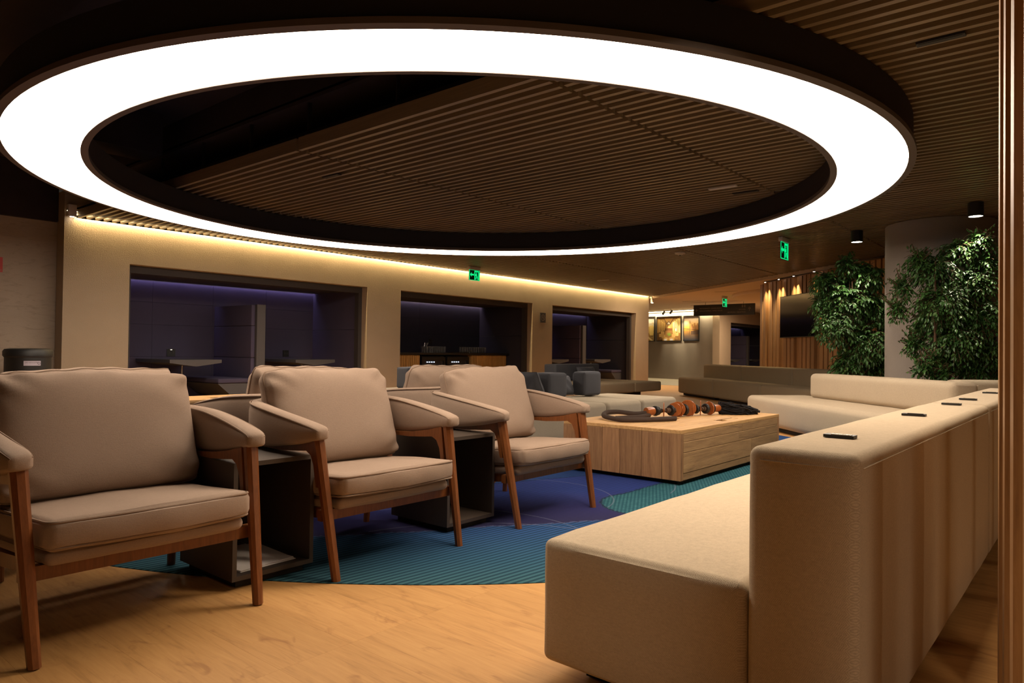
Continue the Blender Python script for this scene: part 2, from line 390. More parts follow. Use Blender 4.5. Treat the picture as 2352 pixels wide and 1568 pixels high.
    def build(s, name, mats, parent=None, smooth=True, angle=35, kind=None, label=None):
        o = bpy.data.objects.new(name, s.mesh(name, mats, smooth, angle)); COL.objects.link(o)
        if parent is not None: o.parent = parent
        else: o.location = s.o
        if kind: o['kind'] = kind
        if label: o['label'] = label
        return o
def tag(o, label, cat, group=None):
    o['label'] = label; o['category'] = cat
    if group: o['group'] = group
    return o
def thing(name, label, cat, loc=(0, 0, 0), rz=0, group=None):
    o = bpy.data.objects.new(name, None); COL.objects.link(o); o.empty_display_size = .1
    o.location = loc; o.rotation_euler = (0, 0, rz); return tag(o, label, cat, group)
def struct(name, loc=(0, 0, 0)):
    o = bpy.data.objects.new(name, None); COL.objects.link(o); o.location = loc; o['kind'] = 'structure'; return o
def kids(o): return [c for c in COL.objects if c.parent == o]
def dup(root, loc, rz, label, group=None):
    c = root.copy(); COL.objects.link(c); c.location = loc; c.rotation_euler = (0, 0, rz); c['label'] = label
    if group: c['group'] = group
    for ch in kids(root):
        d = ch.copy(); COL.objects.link(d); d.parent = c
        for g in kids(ch):
            e = g.copy(); COL.objects.link(e); e.parent = d
    return c
def inst(name, me, parent, loc=(0, 0, 0), rot=(0, 0, 0), scale=(1, 1, 1)):
    o = bpy.data.objects.new(name, me); COL.objects.link(o); o.parent = parent
    o.location = loc; o.rotation_euler = rot; o.scale = scale; return o
def bez(p, n=8):   # Catmull-Rom through points
    P = [Vector(q) for q in p]; P = [P[0]*2-P[1]]+P+[P[-1]*2-P[-2]]; out = []
    for i in range(1, len(P)-2):
        for k in range(n):
            t = k/n; a, b, c, d = P[i-1:i+3]
            out.append(.5*((2*b)+(c-a)*t+(2*a-5*b+4*c-d)*t*t+(3*b-a-3*c+d)*t**3))
    out.append(P[-2]); return out
def text_geo(g, body, size, f, mi=0, align='LEFT'):
    cu = bpy.data.curves.new('txt', 'FONT'); cu.body = body; cu.size = size; cu.align_x = align; cu.resolution_u = 2
    ob = bpy.data.objects.new('txt', cu); COL.objects.link(ob)
    bpy.context.view_layer.update()
    me = bpy.data.meshes.new_from_object(ob.evaluated_get(bpy.context.evaluated_depsgraph_get()))
    g.add([f(v.co.x, v.co.y) for v in me.vertices], [tuple(p.vertices) for p in me.polygons], mi)
    bpy.data.objects.remove(ob); bpy.data.curves.remove(cu); bpy.data.meshes.remove(me)

# ------------------------------------------------------------------ floor
fl = G().box(-6, 34, -6, 24, -.10, -.004).build('floor', M['plank'], smooth=False, kind='structure')
pl = G().box(-.1248, .1248, -.6248, .6248, -.0035, 0); pme = pl.mesh('plank', M['plank'], False)
for i in range(36):
    for j in range(8):
        inst('plank', pme, fl, (-.6+.25*i+.125, -.665+1.25*j+.625, 0))
G((24.0, 12.5, 0)).prism([(19.0, 10.0), (19.0, 9.0), (23.0, 8.5), (33, 8.5), (33, 22), (19, 22)], -.004, -.001, lambda p, t: (p[0], p[1], t)).build('floor', M['floor_far'], smooth=False, kind='structure')
# rug
g = G(); ring = []
n = 128
tag(G().lathe([(0, .0), (3.874, .0), (3.874, .003), (3.871, .004), (0, .004)], (4.807, 4.67, .0), n).build('rug', M['rug']),
    'large round blue and teal rug with a feather pattern under the armchairs', 'rug')

# ------------------------------------------------------------------ ceilings
# slatted raft: one object, each slat a part
raft = G().prism([(3.30, -3), (8.6, -3), (18.25, 10.12), (3.30, 10.12)], CEIL+.112, CEIL+.13, lambda p, t: (p[0], p[1], t)).build('ceiling', M['slat_dark'], smooth=False, kind='structure')
sme = G().box(-.018, .018, 0, 1, 0, .105).mesh('slat', M['slat'], False)
joints = [-2.543, .021, 2.585, 5.149, 7.713, 10.125]
segs = []
for i in range(146):
    x = 3.306+.018+.1026*i
    ylo = -2.6 if x < 8.9 else 2.78+(x-12.85)/.7355
    for a, b in zip(joints[:-1], joints[1:]):
        a2 = max(a, ylo)
        if b-a2 < .05: continue
        yy = max(a2, min(b, x*.6)); d = math.hypot(x, yy)
        segs.append((d if b > .1 else 99, x, a2+.016, b-.016))
segs.sort()
for d, x, a, b in segs[:300]: inst('slat', sme, raft, (x, a, CEIL), (0, 0, 0), (1, b-a, 1))
g = G()
for d, x, a, b in segs[300:]: g.box(x-.018, x+.018, a, b, CEIL, CEIL+.105)
g.build('slat_rest', M['slat'], raft, smooth=False, kind='stuff')
G().box(3.30, 18.3, 10.112, 10.122, CEIL-.001, CEIL+.035).build('trim_2', M['slat_dark'], smooth=False, kind='structure')
# edge board on the far diagonal edge of the raft
def diag(y): return 12.85+(y-2.78)*.7355
g = G(); g.hexa([(diag(-2), -2, CEIL-.06), (diag(10.1), 10.1, CEIL-.06), (diag(10.1)+.03, 10.1, CEIL-.06), (diag(-2)+.03, -2, CEIL-.06)],
                [(diag(-2), -2, CEIL+.15), (diag(10.1), 10.1, CEIL+.15), (diag(10.1)+.03, 10.1, CEIL+.15), (diag(-2)+.03, -2, CEIL+.15)])
g.build('trim_1', M['ceil_plaster'], smooth=False, kind='structure')
# plaster ceiling of the hall beyond, dark void to the left
G().prism([(diag(-2)+.03, -2), (34, -2), (34, 24), (15, 24), (15, 10.42), (18.4, 10.42), (diag(10.1)+.03, 10.1)], CEIL-.05, CEIL+.02, lambda p, t: (p[0], p[1], t)).build('ceiling', M['ceil_plaster'], smooth=False, kind='structure')
vd = G().box(-8, 3.9, -6, 10.6, 3.25, 3.3).box(3.28, 18.3, -6, 10.4, 2.95, 3.0).box(3.28, 3.3, -6, 10.4, 2.98, 3.3).build('ceiling', M['void'], smooth=False, kind='structure')
g = G().box(-3, 3.1, 7.2, 7.6, 2.85, 3.25).box(1.2, 1.5, 0, 10, 2.95, 3.25); g.build('duct', M['void'], vd)
g = G()
for y in (1.2, 2.1, 3.0, 3.9, 5.0, 5.9, 6.8, 7.7, 8.6):
    g.box(3.31, 3.34, y, y+.012, CEIL+.10, 2.97).box(3.31, 3.37, y-.03, y+.05, CEIL+.105, CEIL+.115)
g.build('hanger', M['black'], vd)
# plaster flange over the raft's left edge slat and a hanger line of the void
t = thing('track_light', 'small dark track spotlight hanging in the black ceiling void inside the ring', 'track light', (3.2, 8.0, 2.75))
G((3.2, 8, 2.75)).box(2.2, 3.28, 7.98, 8.02, 2.75, 2.79).tube([(3.0, 8, 2.75), (3.0, 8, 2.70)], .012).build('rail', M['black'], t)
G((3.2, 8, 2.75)).lathe([(0, -.07), (.035, -.07), (.035, .06), (.02, .075), (0, .075)], (3.02, 8.0, 2.66), 16, (.8, -.2, -.5)).build('spot_head', M['black'], t)
G((3.2, 8, 2.75)).box(2.86, 2.98, 7.97, 8.03, 2.715, 2.74).build('led_bar', M['black'], t)

# ------------------------------------------------------------------ ring lamp
RC = (4.847, 4.622); RO, RI, RZ = 3.626, 3.163, 2.334
rl = thing('ring_lamp', 'huge round white ring lamp hanging under the slatted ceiling', 'lamp', (RC[0], RC[1], RZ))
def ringprof(prof, name, mat):
    g = G(); n = 160; vs = []; fs = []; L = len(prof)
    for (r, z) in prof:
        for k in range(n): vs.append((r*math.cos(2*PI*k/n), r*math.sin(2*PI*k/n), z))
    for i in range(L):
        j = (i+1) % L
        fs += [(i*n+k, i*n+(k+1) % n, j*n+(k+1) % n, j*n+k) for k in range(n)]
    g.add(vs, fs); return g.build(name, mat, rl)
ringprof([(RI, 0), (RO, 0), (RO, .012), (RI, .012)], 'diffuser', M['ring'])
ringprof([(RO+.001, -.004), (RO+.05, .0), (RO+.05, .03), (RO+.001, .03)], 'outer_rim', M['lip'])
ringprof([(RI-.05, .0), (RI-.001, -.004), (RI-.001, .03), (RI-.05, .03)], 'inner_rim', M['lip'])
ringprof([(RI-.03, .03), (RO+.03, .03), (RO+.03, CEIL-RZ-.004), (RI-.03, CEIL-RZ-.004)], 'drum', M['drum'])

# ------------------------------------------------------------------ walls
X0W, X1W = 3.178, 18.2
OPEN = [(3.976, 8.012), (8.80, 12.785), (13.555, 17.48)]; OT = 2.060
wb = G()
xs = X0W
for a, b in OPEN:
    wb.box(xs, a, YW, YW+.25, 0, 2.92); wb.box(a, b, YW, YW+.25, OT, 2.92); xs = b
wb.box(xs, X1W, YW, YW+.25, 0, 2.92)
wb = wb.build('wall_back', M['plaster'], smooth=False, kind='structure')
G().box(-7, X0W+.02, YW+.28, YW+.48, 0, 2.54).build('wall_left', M['plaster_left'], smooth=False, kind='structure')
G().box(-7, X0W-.0, YW+.22, YW+.48, 2.542, 3.25).build('wall_left_top', M['void'], smooth=False, kind='structure')
# wall that continues beyond the corridor, with one more booth
O4 = (24.05, 29.0)
G().box(23.10, O4[0], YW, YW+.25, 0, 2.52).box(O4[0], O4[1], YW, YW+.25, OT, 2.52).box(O4[1], 31, YW, YW+.25, 0, 2.52).build('wall_far', M['plaster'], smooth=False, kind='structure')
# gallery wall (diagonal) with skirting
ga, gb_ = Vector((23.1, 10.19, 0)), Vector((24.6, 15.5, 0)); gd = (gb_-ga).normalized(); gn = Vector((-gd.y, gd.x, 0))
def gp(s, o, z): q = ga+gd*s+gn*o; return (q.x, q.y, z)
L = (gb_-ga).length
def gbox(G_, s0, s1, o0, o1, z0, z1, mi=0):
    return G_.hexa([gp(s0, o1, z0), gp(s1, o1, z0), gp(s1, o0, z0), gp(s0, o0, z0)], [gp(s0, o1, z1), gp(s1, o1, z1), gp(s1, o0, z1), gp(s0, o0, z1)], mi)
gbox(G(), 0, L+2, -.05, 0, 0, 2.52).build('wall_gallery', M['plaster_grey'], smooth=False, kind='structure')
gbox(G(), 0, L+2, .001, .015, 0, .14).build('baseboard_gallery', M['plaster_grey'], smooth=False, kind='structure')
# corridor side of the back wall
G().box(X1W-.2, X1W, YW+.251, 16, 0, 2.52).build('wall_corridor', M['plaster'], smooth=False, kind='structure')

def booth(i, a, b, mat_back, name='wall_booth'):
    yb = 11.83
    w = struct(name, ((a+b)/2, yb, 0)); o = w.location
    # back panels (felt tiles with joints), side walls, ceiling, liner frame
    nx, xs_ = 4, (b-a)/4
    zr = [.0, .78, 1.30, 1.66, 2.0]
    for r in range(4):
        for k in range(nx):
            G(o).box(a+k*xs_+.0015, a+(k+1)*xs_-.0015, yb, yb+.03, zr[r]+.0015, zr[r+1]-.0015).build('panel', mat_back, w, smooth=False)
    G(o).box(a-.1, b+.1, yb+.03, yb+.1, 0, 2.2).build('backing', M['plinth'], w, smooth=False)
    for s, x0, x1 in ((0, a-.08, a), (1, b, b+.08)):
        for r in range(2):
            G(o).box(x0, x1, YW+.26, yb+.03, (0, 1.30)[r]+.003, (1.297, 2.05)[r]).build('panel', mat_back if i != 1 else M['navy2'], w, smooth=False)
    G(o).box(a-.08, b+.08, YW+.251, yb-.12, OT-.06, OT+.02).build('soffit', M['frame'], w, smooth=False)
    G(o).box(a-.08, b+.08, yb-.118, yb+.03, 2.07, 2.1).build('cove', M['frame'], w, smooth=False)
    fr = G(o).box(a, a+.075, YW+.15, YW+.26, 0, OT).box(b-.075, b, YW+.15, YW+.26, 0, OT).box(a+.075, b-.075, YW+.15, YW+.26, OT-.105, OT)
    fr.build('liner_frame', M['frame'], w, smooth=False)
    return w
booth(0, *OPEN[0], M['navy']); booth(1, *OPEN[1], M['navy2']); booth(2, *OPEN[2], M['navy2']); booth(3, *O4, M['navy2'])
def led_strip(name, label, x0, x1, y, z, mat):
    t = thing(name, label, 'led strip', ((x0+x1)/2, y, z)); o = t.location
    G(o).box(x0, x1, y-.012, y+.012, z, z+.004).build('diffuser', mat, t, smooth=False)
    G(o).box(x0, x1, y-.016, y+.016, z+.0045, z+.012).build('channel', M['metal'], t, smooth=False)
    return t
for lb_, (a, b) in (('dim purple light strip along the back of the first booth', OPEN[0]), ('dim purple light strip above the drinks counter', OPEN[1]), ('dim purple light strip along the back of the third opening', OPEN[2]), ('dim purple light strip in the far booth beside the slat wall', O4)):
    led_strip('led_strip', lb_, a+.02, b-.02, 11.79, 2.045, M['led_cool'])
led_strip('led_strip', 'bright warm light strip washing the top of the long plaster wall', X0W+.02, X1W-.02, YW-.028, CEIL+.08, M['led'])
def partition(x, zt, lab):
    t = thing('partition_screen', lab, 'partition', (x, 11.2, 0)); o = t.location
    G(o).box(x+.06, x+.21, 10.55, 11.825, 0, zt).build('core', M['greylam'], t, smooth=False)
    for k, (p, q) in enumerate(((.0, .78), (.78, 1.30), (1.30, zt))):
        G(o).rgrid(x-.01, x+.058, 10.60, 11.825, p+.002, q-.002, .012, (1, 2, 1)).build('panel', M['navy'], t)
def booth_table(x, w, lab):
    t = thing('booth_table', lab, 'table', (x, 11.2, 0), 0, 'tables in the wall booths'); o = t.location
    p = [(-w/2, .75), (-w/2, .70), (0, .645), (w/2, .70), (w/2, .75)]
    G(o).prism(p, 10.60, 11.8, lambda q, y: (x+q[0], y, q[1])).build('tabletop', M['greylam'], t, smooth=False)
    G(o).lathe([(.02, 0), (.02, .66)], (x-.06, 10.95, 0), 12).build('leg', M['metal'], t)
    G(o).lathe([(.16, 0), (.16, .012), (.02, .02)], (x-.06, 10.95, 0), 20).build('foot_plate', M['black'], t)
def booth_bench(x0, x1, left, lab):
    t = thing('booth_bench', lab, 'bench', ((x0+x1)/2, 11.2, 0)); o = t.location
    G(o).rgrid(x0, x1, 10.62, 11.8, .375, .45, .02, (3, 6, 1), .006).build('seat_pad', M['navy'], t)
    p = [(x0, .37), (x1, .37), (x1, .06), (x0+.22, .18)] if left else [(x0, .37), (x1, .37), (x1-.22, .18), (x0, .06)]
    G(o).prism(p, 10.63, 11.79, lambda q, y: (q[0], y, q[1])).build('base', M['greylam'], t, smooth=False)
partition(6.03, 1.645, 'slim dark partition screen between the two tables of the first booth')
partition(15.34, 1.645, 'slim dark partition screen dividing the third wall opening')
partition(26.5, 1.645, 'slim dark partition screen in the far booth beside the slat wall')
for x, w, lb_ in ((5.13, .80, 'grey wedge-edged table at the left of the first booth'), (7.25, .80, 'grey wedge-edged table at the right of the first booth'),
                  (14.45, .80, 'grey wedge-edged table at the left of the third opening'), (16.45, .80, 'grey wedge-edged table at the right of the third opening'),
                  (25.5, .80, 'grey wedge-edged table at the left of the far booth'), (27.5, .80, 'grey wedge-edged table at the right of the far booth')):
    booth_table(x, w, lb_)
booth_bench(5.49, 6.01, True, 'navy padded bench against the partition of the first booth')
booth_bench(16.95, 17.47, True, 'navy padded bench against the right end of the third opening')
booth_bench(13.57, 14.0, False, 'navy padded bench at the left end of the third opening')
def socket(x, y, z, w, h, lab, led=False):
    t = thing('power_socket', lab, 'socket', (x, y, z)); o = t.location
    G(o).box(x-w/2, x+w/2, y-.012, y-.001, z-h/2, z+h/2).build('cover_plate', M['black'], t)
    for dx in (-.22, .22): G(o).box(x+dx*w-.014, x+dx*w+.014, y-.016, y-.0125, z-.018, z+.018).build('outlet', M['frame'], t)
    if led: G(o).box(x-.012, x+.012, y-.016, y-.0125, z+h/2-.014, z+h/2-.008).build('indicator', M['led'], t)
socket(5.29, 11.825, .845, .135, .12, 'dark power socket above the left table of the first booth', True)
socket(7.42, 11.825, .845, .12, .12, 'dark power socket above the right table of the first booth')
socket(11.12, 11.825, 1.13, .10, .12, 'dark power socket on the wall behind the drinking glasses')

# ------------------------------------------------------------------ bar in the second opening
bt = thing('bar_counter', 'black topped drinks counter with ribbed wooden fronts in the second opening', 'counter', (10.8, 11.3, 0)); o = bt.location
G(o).box(8.81, 12.77, 10.85, 11.82, .845, .888).build('counter_top', M['black'], bt, smooth=False)
def ribs(x0, x1):
    G(o).box(x0, x1, 10.92, 11.8, .06, .842).build('carcass', M['ribbed'], bt, smooth=False)
    for k in range(int((x1-x0)/.05)):
        x = x0+.05*k
        G(o).box(x+.006, x+.044, 10.90, 10.92, .08, .83).build('rib', M['ribbed'], bt, smooth=False)
ribs(9.12, 9.98); ribs(11.55, 12.74)
G(o).box(8.81, 9.10, 10.95, 11.8, .06, .842).build('niche', M['plinth'], bt, smooth=False)
G(o).box(9.99, 11.54, 11.62, 11.8, .0, .84).build('rear_panel', M['plinth'], bt, smooth=False)
def fridge(x0, x1, lab):
    t = thing('drinks_fridge', lab, 'fridge', ((x0+x1)/2, 11.2, 0), 0, 'fridges under the counter'); o = t.location
    G(o).box(x0, x1, 10.98, 11.6, .02, .82).build('body', M['black'], t)
    fr = G(o).box(x0, x0+.045, 10.93, 10.975, .05, .80).box(x1-.045, x1, 10.93, 10.975, .05, .80).box(x0+.045, x1-.045, 10.93, 10.975, .72, .80).box(x0+.045, x1-.045, 10.93, 10.975, .05, .12)
    d = fr.build('door', M['black'], t)
    G(o).box(x0+.045, x1-.045, 10.965, 10.972, .12, .72).build('inside', M['fridge_in'], t)
    for k in range(4): G(o).box(x0+.16+.065*k, x0+.195+.065*k, 10.955, 10.962, .68, .70).build('lamp', M['fridge_glow'], t)
    G(o).box(x0+.27, x0+.44, 10.955, 10.962, .50, .56).build('display', M['fridge_glow'], t)
    G(o).box(x1-.075, x1-.068, 10.955, 10.962, .2, .7).build('reflection_strip', M['metal'], t)
    G(o).tube([(x0+.03, 10.915, .3), (x0+.03, 10.915, .6)], .008).build('handle', M['metal'], d if False else t)
fridge(10.06, 10.74, 'black glass-door fridge under the counter, nearer the left ribbed front')
fridge(10.80, 11.48, 'black glass-door fridge under the counter, beside the right ribbed front')
glm = G().lathe([(.030, 0), (.034, .135), (.0325, .135), (.028, .008), (0, .008)], n=14).mesh('drinking_glass', M['glass'])
for (xa, k, lb_, grp) in ((10.28, 9, 'clear tumbler in the left cluster of glasses on the black counter', 'left cluster of tumblers'), (11.45, 11, 'clear tumbler in the right cluster of glasses on the black counter', 'right cluster of tumblers')):
    for r in range(2):
        for i in range(k):
            q = bpy.data.objects.new('drinking_glass', glm); COL.objects.link(q); q.location = (xa+.074*i+.02*r, 11.10+.09*r, .8885)
            tag(q, lb_, 'glass', grp)
t = thing('serving_tongs', 'metal tongs and spoons standing up behind the left cluster of tumblers', 'cutlery', (10.5, 11.35, .889)); o = t.location
G(o).lathe([(.04, 0), (.05, .11), (.046, .11), (.036, .004), (0, .004)], (10.5, 11.35, .889), 16).build('holder', M['metal'], t)
for dx, tilt in ((-.02, .10), (.0, .12), (.02, .09), (-.01, .03)):
    G(o).tube([(10.5+dx, 11.35, .90), (10.5+dx+tilt, 11.35, 1.10)], .005, 6).build('handle', M['silver'], t)
t = thing('serving_tray', 'flat black tray on the counter between the glass clusters', 'tray', (11.25, 11.0, .888)); o = t.location
G(o).box(11.0, 11.42, 10.9, 11.12, .8885, .893).build('base', M['black'], t)
G(o).box(11.0, 11.42, 10.9, 10.906, .893, .905).box(11.0, 11.42, 11.114, 11.12, .893, .905).build('rim', M['black'], t)
for k, lb_ in ((0, 'small clear bottle on a ledge by the far partition, left one'), (1, 'small clear bottle on a ledge by the far partition, right one')):
    q = G((26.82+.15*k, 11.0, .80)).lathe([(.04, 0), (.04, .13), (.014, .19), (.014, .24), (0, .24)], (26.82+.15*k, 11.0, .80), 14).build('bottle', M['glass'])
    tag(q, lb_, 'bottle')
t = thing('ledge', 'dark narrow ledge carrying two bottles in the far booth', 'shelf', (26.9, 11.0, 0))
G(t.location).box(26.73, 27.06, 10.85, 11.2, .765, .799).build('shelf_board', M['black'], t); G(t.location).box(26.85, 26.95, 10.95, 11.1, 0, .765).build('support', M['black'], t)

# ------------------------------------------------------------------ armchairs
def arm_sweep(g, zoff=0, mi=0):
    half = [(-.372, .065, .600, .560, .030), (-.378, .10, .617, .553, .036), (-.388, .22, .640, .528, .037), (-.394, .36, .662, .508, .036), (-.390, .48, .678, .500, .035),
            (-.365, .585, .687, .497, .034), (-.305, .672, .692, .495, .034), (-.205, .715, .695, .495, .034), (-.07, .728, .696, .495, .034)]
    pts = half+[(-x, y, a, b, t) for x, y, a, b, t in reversed(half)]
    # resample
    P = [Vector((p[0], p[1], 0)) for p in pts]; Zt = [p[2] for p in pts]; Zb = [p[3] for p in pts]; T = [p[4] for p in pts]
    sm = bez([(p.x, p.y, a) for p, a in zip(P, Zt)], 4); sb = bez([(p.x, p.y, b) for p, b in zip(P, Zb)], 4); st = bez([(t, 0, 0) for t in T], 4)
    n = len(sm); vs = []; fs = []; K = 14
    for i in range(n):
        a = sm[max(0, i-1)]; b = sm[min(n-1, i+1)]; d = Vector((b.x-a.x, b.y-a.y, 0)).normalized(); nn = Vector((d.y, -d.x, 0))
        zt, zb, t = sm[i].z, sb[i].z, st[i].x
        e = 1.0
        if i == 0 or i == n-1: e = .55
        hh = (zt-zb)/2*(1 if e == 1 else .8); zc = (zt+zb)/2; r = min(.028, hh*.9)
        ring = []
        for k in range(K):
            an = 2*PI*(k+.5)/K; cx, cz = math.cos(an), math.sin(an)
            px = math.copysign(abs(cx)**.55, cx)*t*e; pz = math.copysign(abs(cz)**.42, cz)*hh
            px *= 1+.10*(1-(pz/hh)**2)
            ring.append((sm[i].x+nn.x*px, sm[i].y+nn.y*px, zc+pz))
        vs += ring
    for i in range(n-1): fs += [(i*K+k, i*K+(k+1) % K, (i+1)*K+(k+1) % K, (i+1)*K+k) for k in range(K)]
    fs += [tuple(range(K-1, -1, -1)), tuple(range((n-1)*K, n*K))]
    g.add(vs, fs, mi); return sm, st
def back_cushion(g, seed=1):
    rnd = random.Random(seed); nu, nv = 44, 34; w, h, t = .345, .228, .105; sl = rnd.uniform(-.012, .012)
    A = []; ph = [rnd.uniform(0, 6.3) for _ in range(12)]
    def P(u, v, s):
        # outline: soft rectangle whose corners stick out a little, top edge sags
        k = 1-.045*abs(u)**10*abs(v)**3
        kx = 1-.05*abs(v)**10*abs(u)**3-.018*(1-v*v)
        prof = ((1-abs(u)**3.6)*(1-abs(v)**3.6))
        th = t*(.16+.84*max(0, prof)**.42)
        x = u*w*kx; z = v*h*k
        if v > .7: z += (.004*math.sin(5*u+ph[8])+.0025*math.sin(17*u+ph[9])+sl*u)*(v-.7)/.3
        wr = 0
        for cu, cv, a in ((-1, 1, .9), (1, 1, -.8), (-1, -1, .6), (1, -1, -.6)):
            d = math.hypot(u-cu, (v-cv)*.8); wr += .011*math.exp(-(d/.30)**2)*math.sin(20*(u*a+v*.7)+ph[1]+5*cu)+.006*math.exp(-(d/.5)**2)*math.sin(11*(u*.6-v*a)+ph[5]+3*cv)
        wr += .0016*math.sin(3.1*u+2*v+ph[2])*prof+.0011*math.sin(4.3*v-3*u+ph[3])*prof+.004*math.sin(15*u+ph[4])*max(0, abs(v)-.72)*prof**.5
        y = s*th+(wr if s < 0 else wr*.5)
        ed = min(1, (1-max(abs(u), abs(v)))*8)
        return (x, y if ed > 0 else s*t*.10, z)
    for s in (-1, 1):
        for j in range(nv+1):
            for i in range(nu+1):
                u = -math.cos(PI*i/nu); v = -math.cos(PI*j/nv); u = .55*u+.45*(2*i/nu-1); v = .55*v+.45*(2*j/nv-1)
                A.append(P(u, v, s))
    n1 = (nu+1)*(nv+1); fs = []
    for j in range(nv):
        for i in range(nu):
            a = j*(nu+1)+i; fs.append((a, a+1, a+nu+2, a+nu+1)); fs.append((n1+a, n1+a+nu+1, n1+a+nu+2, n1+a+1))
    b = [i for i in range(nu)]+[j*(nu+1)+nu for j in range(nv)]+[nv*(nu+1)+i for i in range(nu, 0, -1)]+[j*(nu+1) for j in range(nv, 0, -1)]
    for k in range(len(b)):
        p, q = b[k], b[(k+1) % len(b)]; fs.append((p, n1+p, n1+q, q))
    a = math.radians(-19)
    def tr(p):   # lean back
        x, y, z = p; c, s_ = math.cos(a), math.sin(a)
        return (x, .532+y*c-z*s_, .604+y*s_+z*c)
    g.add([tr(p) for p in A], fs)
    return [tr(A[i]) for i in b]
def make_chair(label, seed):
    t = thing('armchair', label, 'armchair', group='taupe armchairs with walnut frames'); 
    for s in (-1, 1):
        # front leg, tapering, square with soft edges
        def leg(path, w0, w1, name):
            g = G(); (a, b) = path
            rings = []
            for p, w in ((a, w0), (((a[0]*.5+b[0]*.5), (a[1]*.5+b[1]*.5), (a[2]*.5+b[2]*.5)), (w0*.55+w1*.45)), (b, w1)):
                c = .28*w
                rings.append([(p[0]+dx, p[1]+dy, p[2]) for dx, dy in ((-w/2+c, -w/2), (w/2-c, -w/2), (w/2, -w/2+c), (w/2, w/2-c), (w/2-c, w/2), (-w/2+c, w/2), (-w/2, w/2-c), (-w/2, -w/2+c))])
            vs = [v for r_ in rings for v in r_]; fs = [tuple(range(8)), tuple(range(23, 15, -1))]
            for i in range(2): fs += [(i*8+k, (i+1)*8+k, (i+1)*8+(k+1) % 8, i*8+(k+1) % 8) for k in range(8)]
            g.add(vs, fs); return g.build(name, M['chairwood'], t)
        leg(((s*.372, .108, .562), (s*.350, -.0, .0)), .048, .034, 'leg')
        leg(((s*.352, .665, .51), (s*.352, .70, .0)), .045, .030, 'leg')
        # arm rail with a curved bracket
        top = [(.125, .556), (.22, .534), (.36, .513), (.52, .505), (.68, .505)]
        bot = [(.68, .42), (.665, .42), (.645, .46), (.61, .489), (.36, .489), (.25, .497), (.19, .503), (.158, .487), (.138, .45), (.128, .40), (.118, .36), (.100, .36)]
        g = G(); g.prism(top+bot, s*.358-.014, s*.358+.014, lambda p, x: (x, p[0], p[1])); g.build('arm_rail', M['chairwood'], t, smooth=False)
    g = G(); g.prism([(-.37, .228), (.37, .228), (.37, .272), (-.37, .272)], .075, .105, lambda p, y: (p[0], y, p[1]-.006+.012*abs(p[0])))
    g.build('front_rail', M['chairwood'], t, smooth=False)
    g = G()
    for s in (-1, 1): g.hexa([(s*.295-.013, .10, .225), (s*.295+.013, .10, .225), (s*.295+.013, .62, .165), (s*.295-.013, .62, .165)], [(s*.295-.013, .10, .268), (s*.295+.013, .10, .268), (s*.295+.013, .62, .215), (s*.295-.013, .62, .215)])
    g.hexa([(-.35, .655, .165), (.35, .655, .165), (.35, .685, .165), (-.35, .685, .165)], [(-.35, .655, .215), (.35, .655, .215), (.35, .685, .215), (-.35, .685, .215)])
    for s in (-1, 1): g.box(s*.295-.013, s*.295+.013, .62, .655, .165, .215)
    g.build('seat_frame', M['chairwood'], t, smooth=False)
    tilt = lambda p: (p[0], p[1], p[2]-.07*(p[1]-.03))
    G().rgrid(-.315, .315, .035, .60, .268, .318, .022, (10, 8, 1), .004, .0010, seed, tilt).build('seat_base', M['chairfab'], t)
    def seatf(p):
        x, y, z = p
        fx = y-.022*(1-(x/.35)**2)*(1-min(1, (y+.01)/.2)) if y < .19 else y
        return (x, fx, z-.07*(y-.03))
    sc = G().rgrid(-.322, .322, .008, .60, .318, .412, .026, (16, 14, 2), .012, .0016, seed+5, seatf).build('seat_cushion', M['chairfab'], t)
    def rim(z, ins):
        pts = []
        X, Y0, Y1, r = .322-ins, .008+ins, .60-ins, .03
        for cx, cy, a0 in ((X-r, Y0+r, -90), (X-r, Y1-r, 0), (-X+r, Y1-r, 90), (-X+r, Y0+r, 180)):
            for k in range(5):
                a = math.radians(a0+90*k/4); pts.append(seatf((cx+r*math.cos(a), cy+r*math.sin(a), z)))
            nxt = {-90: ((X, Y0+r), (X, Y1-r)), 0: ((X-r, Y1), (-X+r, Y1)), 90: ((-X, Y1-r), (-X, Y0+r)), 180: ((-X+r, Y0), (X-r, Y0))}[a0]
            for k in range(1, 8):
                q = k/8; pts.append(seatf((nxt[0][0]*(1-q)+nxt[1][0]*q, nxt[0][1]*(1-q)+nxt[1][1]*q, z)))
        return pts
    G().tube(rim(.4035, .003), .0042, 6, True).build('piping', M['piping'], sc)
    G().tube(rim(.327, .003), .0038, 6, True).build('piping', M['piping'], sc)
    g = G(); sm, st = arm_sweep(g); ar = g.build('arm_wrap', M['chairfab'], t, angle=70)
    for sgn in (-1, 1):
        pts = []
        for i in range(1, len(sm)-1):
            a = sm[i-1]; b = sm[i+1]; d = Vector((b.x-a.x, b.y-a.y, 0)).normalized(); nn = Vector((d.y, -d.x, 0))
            pts.append((sm[i].x+sgn*nn.x*st[i].x*.93, sm[i].y+sgn*nn.y*st[i].x*.93, sm[i].z-.010))
        G().tube(pts, .0036, 6).build('piping', M['piping'], ar)
    # inner back shell and the loose cushion
    G().rgrid(-.33, .33, .655, .70, .30, .60, .02, (6, 1, 4), 0, 0, 1, lambda p: (p[0], p[1]+.02*(1-(p[0]/.33)**2)-.03, p[2])).build('back_panel', M['chairfab'], t)
    g = G(); edge = back_cushion(g, seed); bc = g.build('back_cushion', M['chairfab'], t, angle=80)
    mid = [(x, y, z) for x, y, z in edge]
    G().tube(mid, .0042, 6, True).build('piping', M['piping'], bc)
    return t
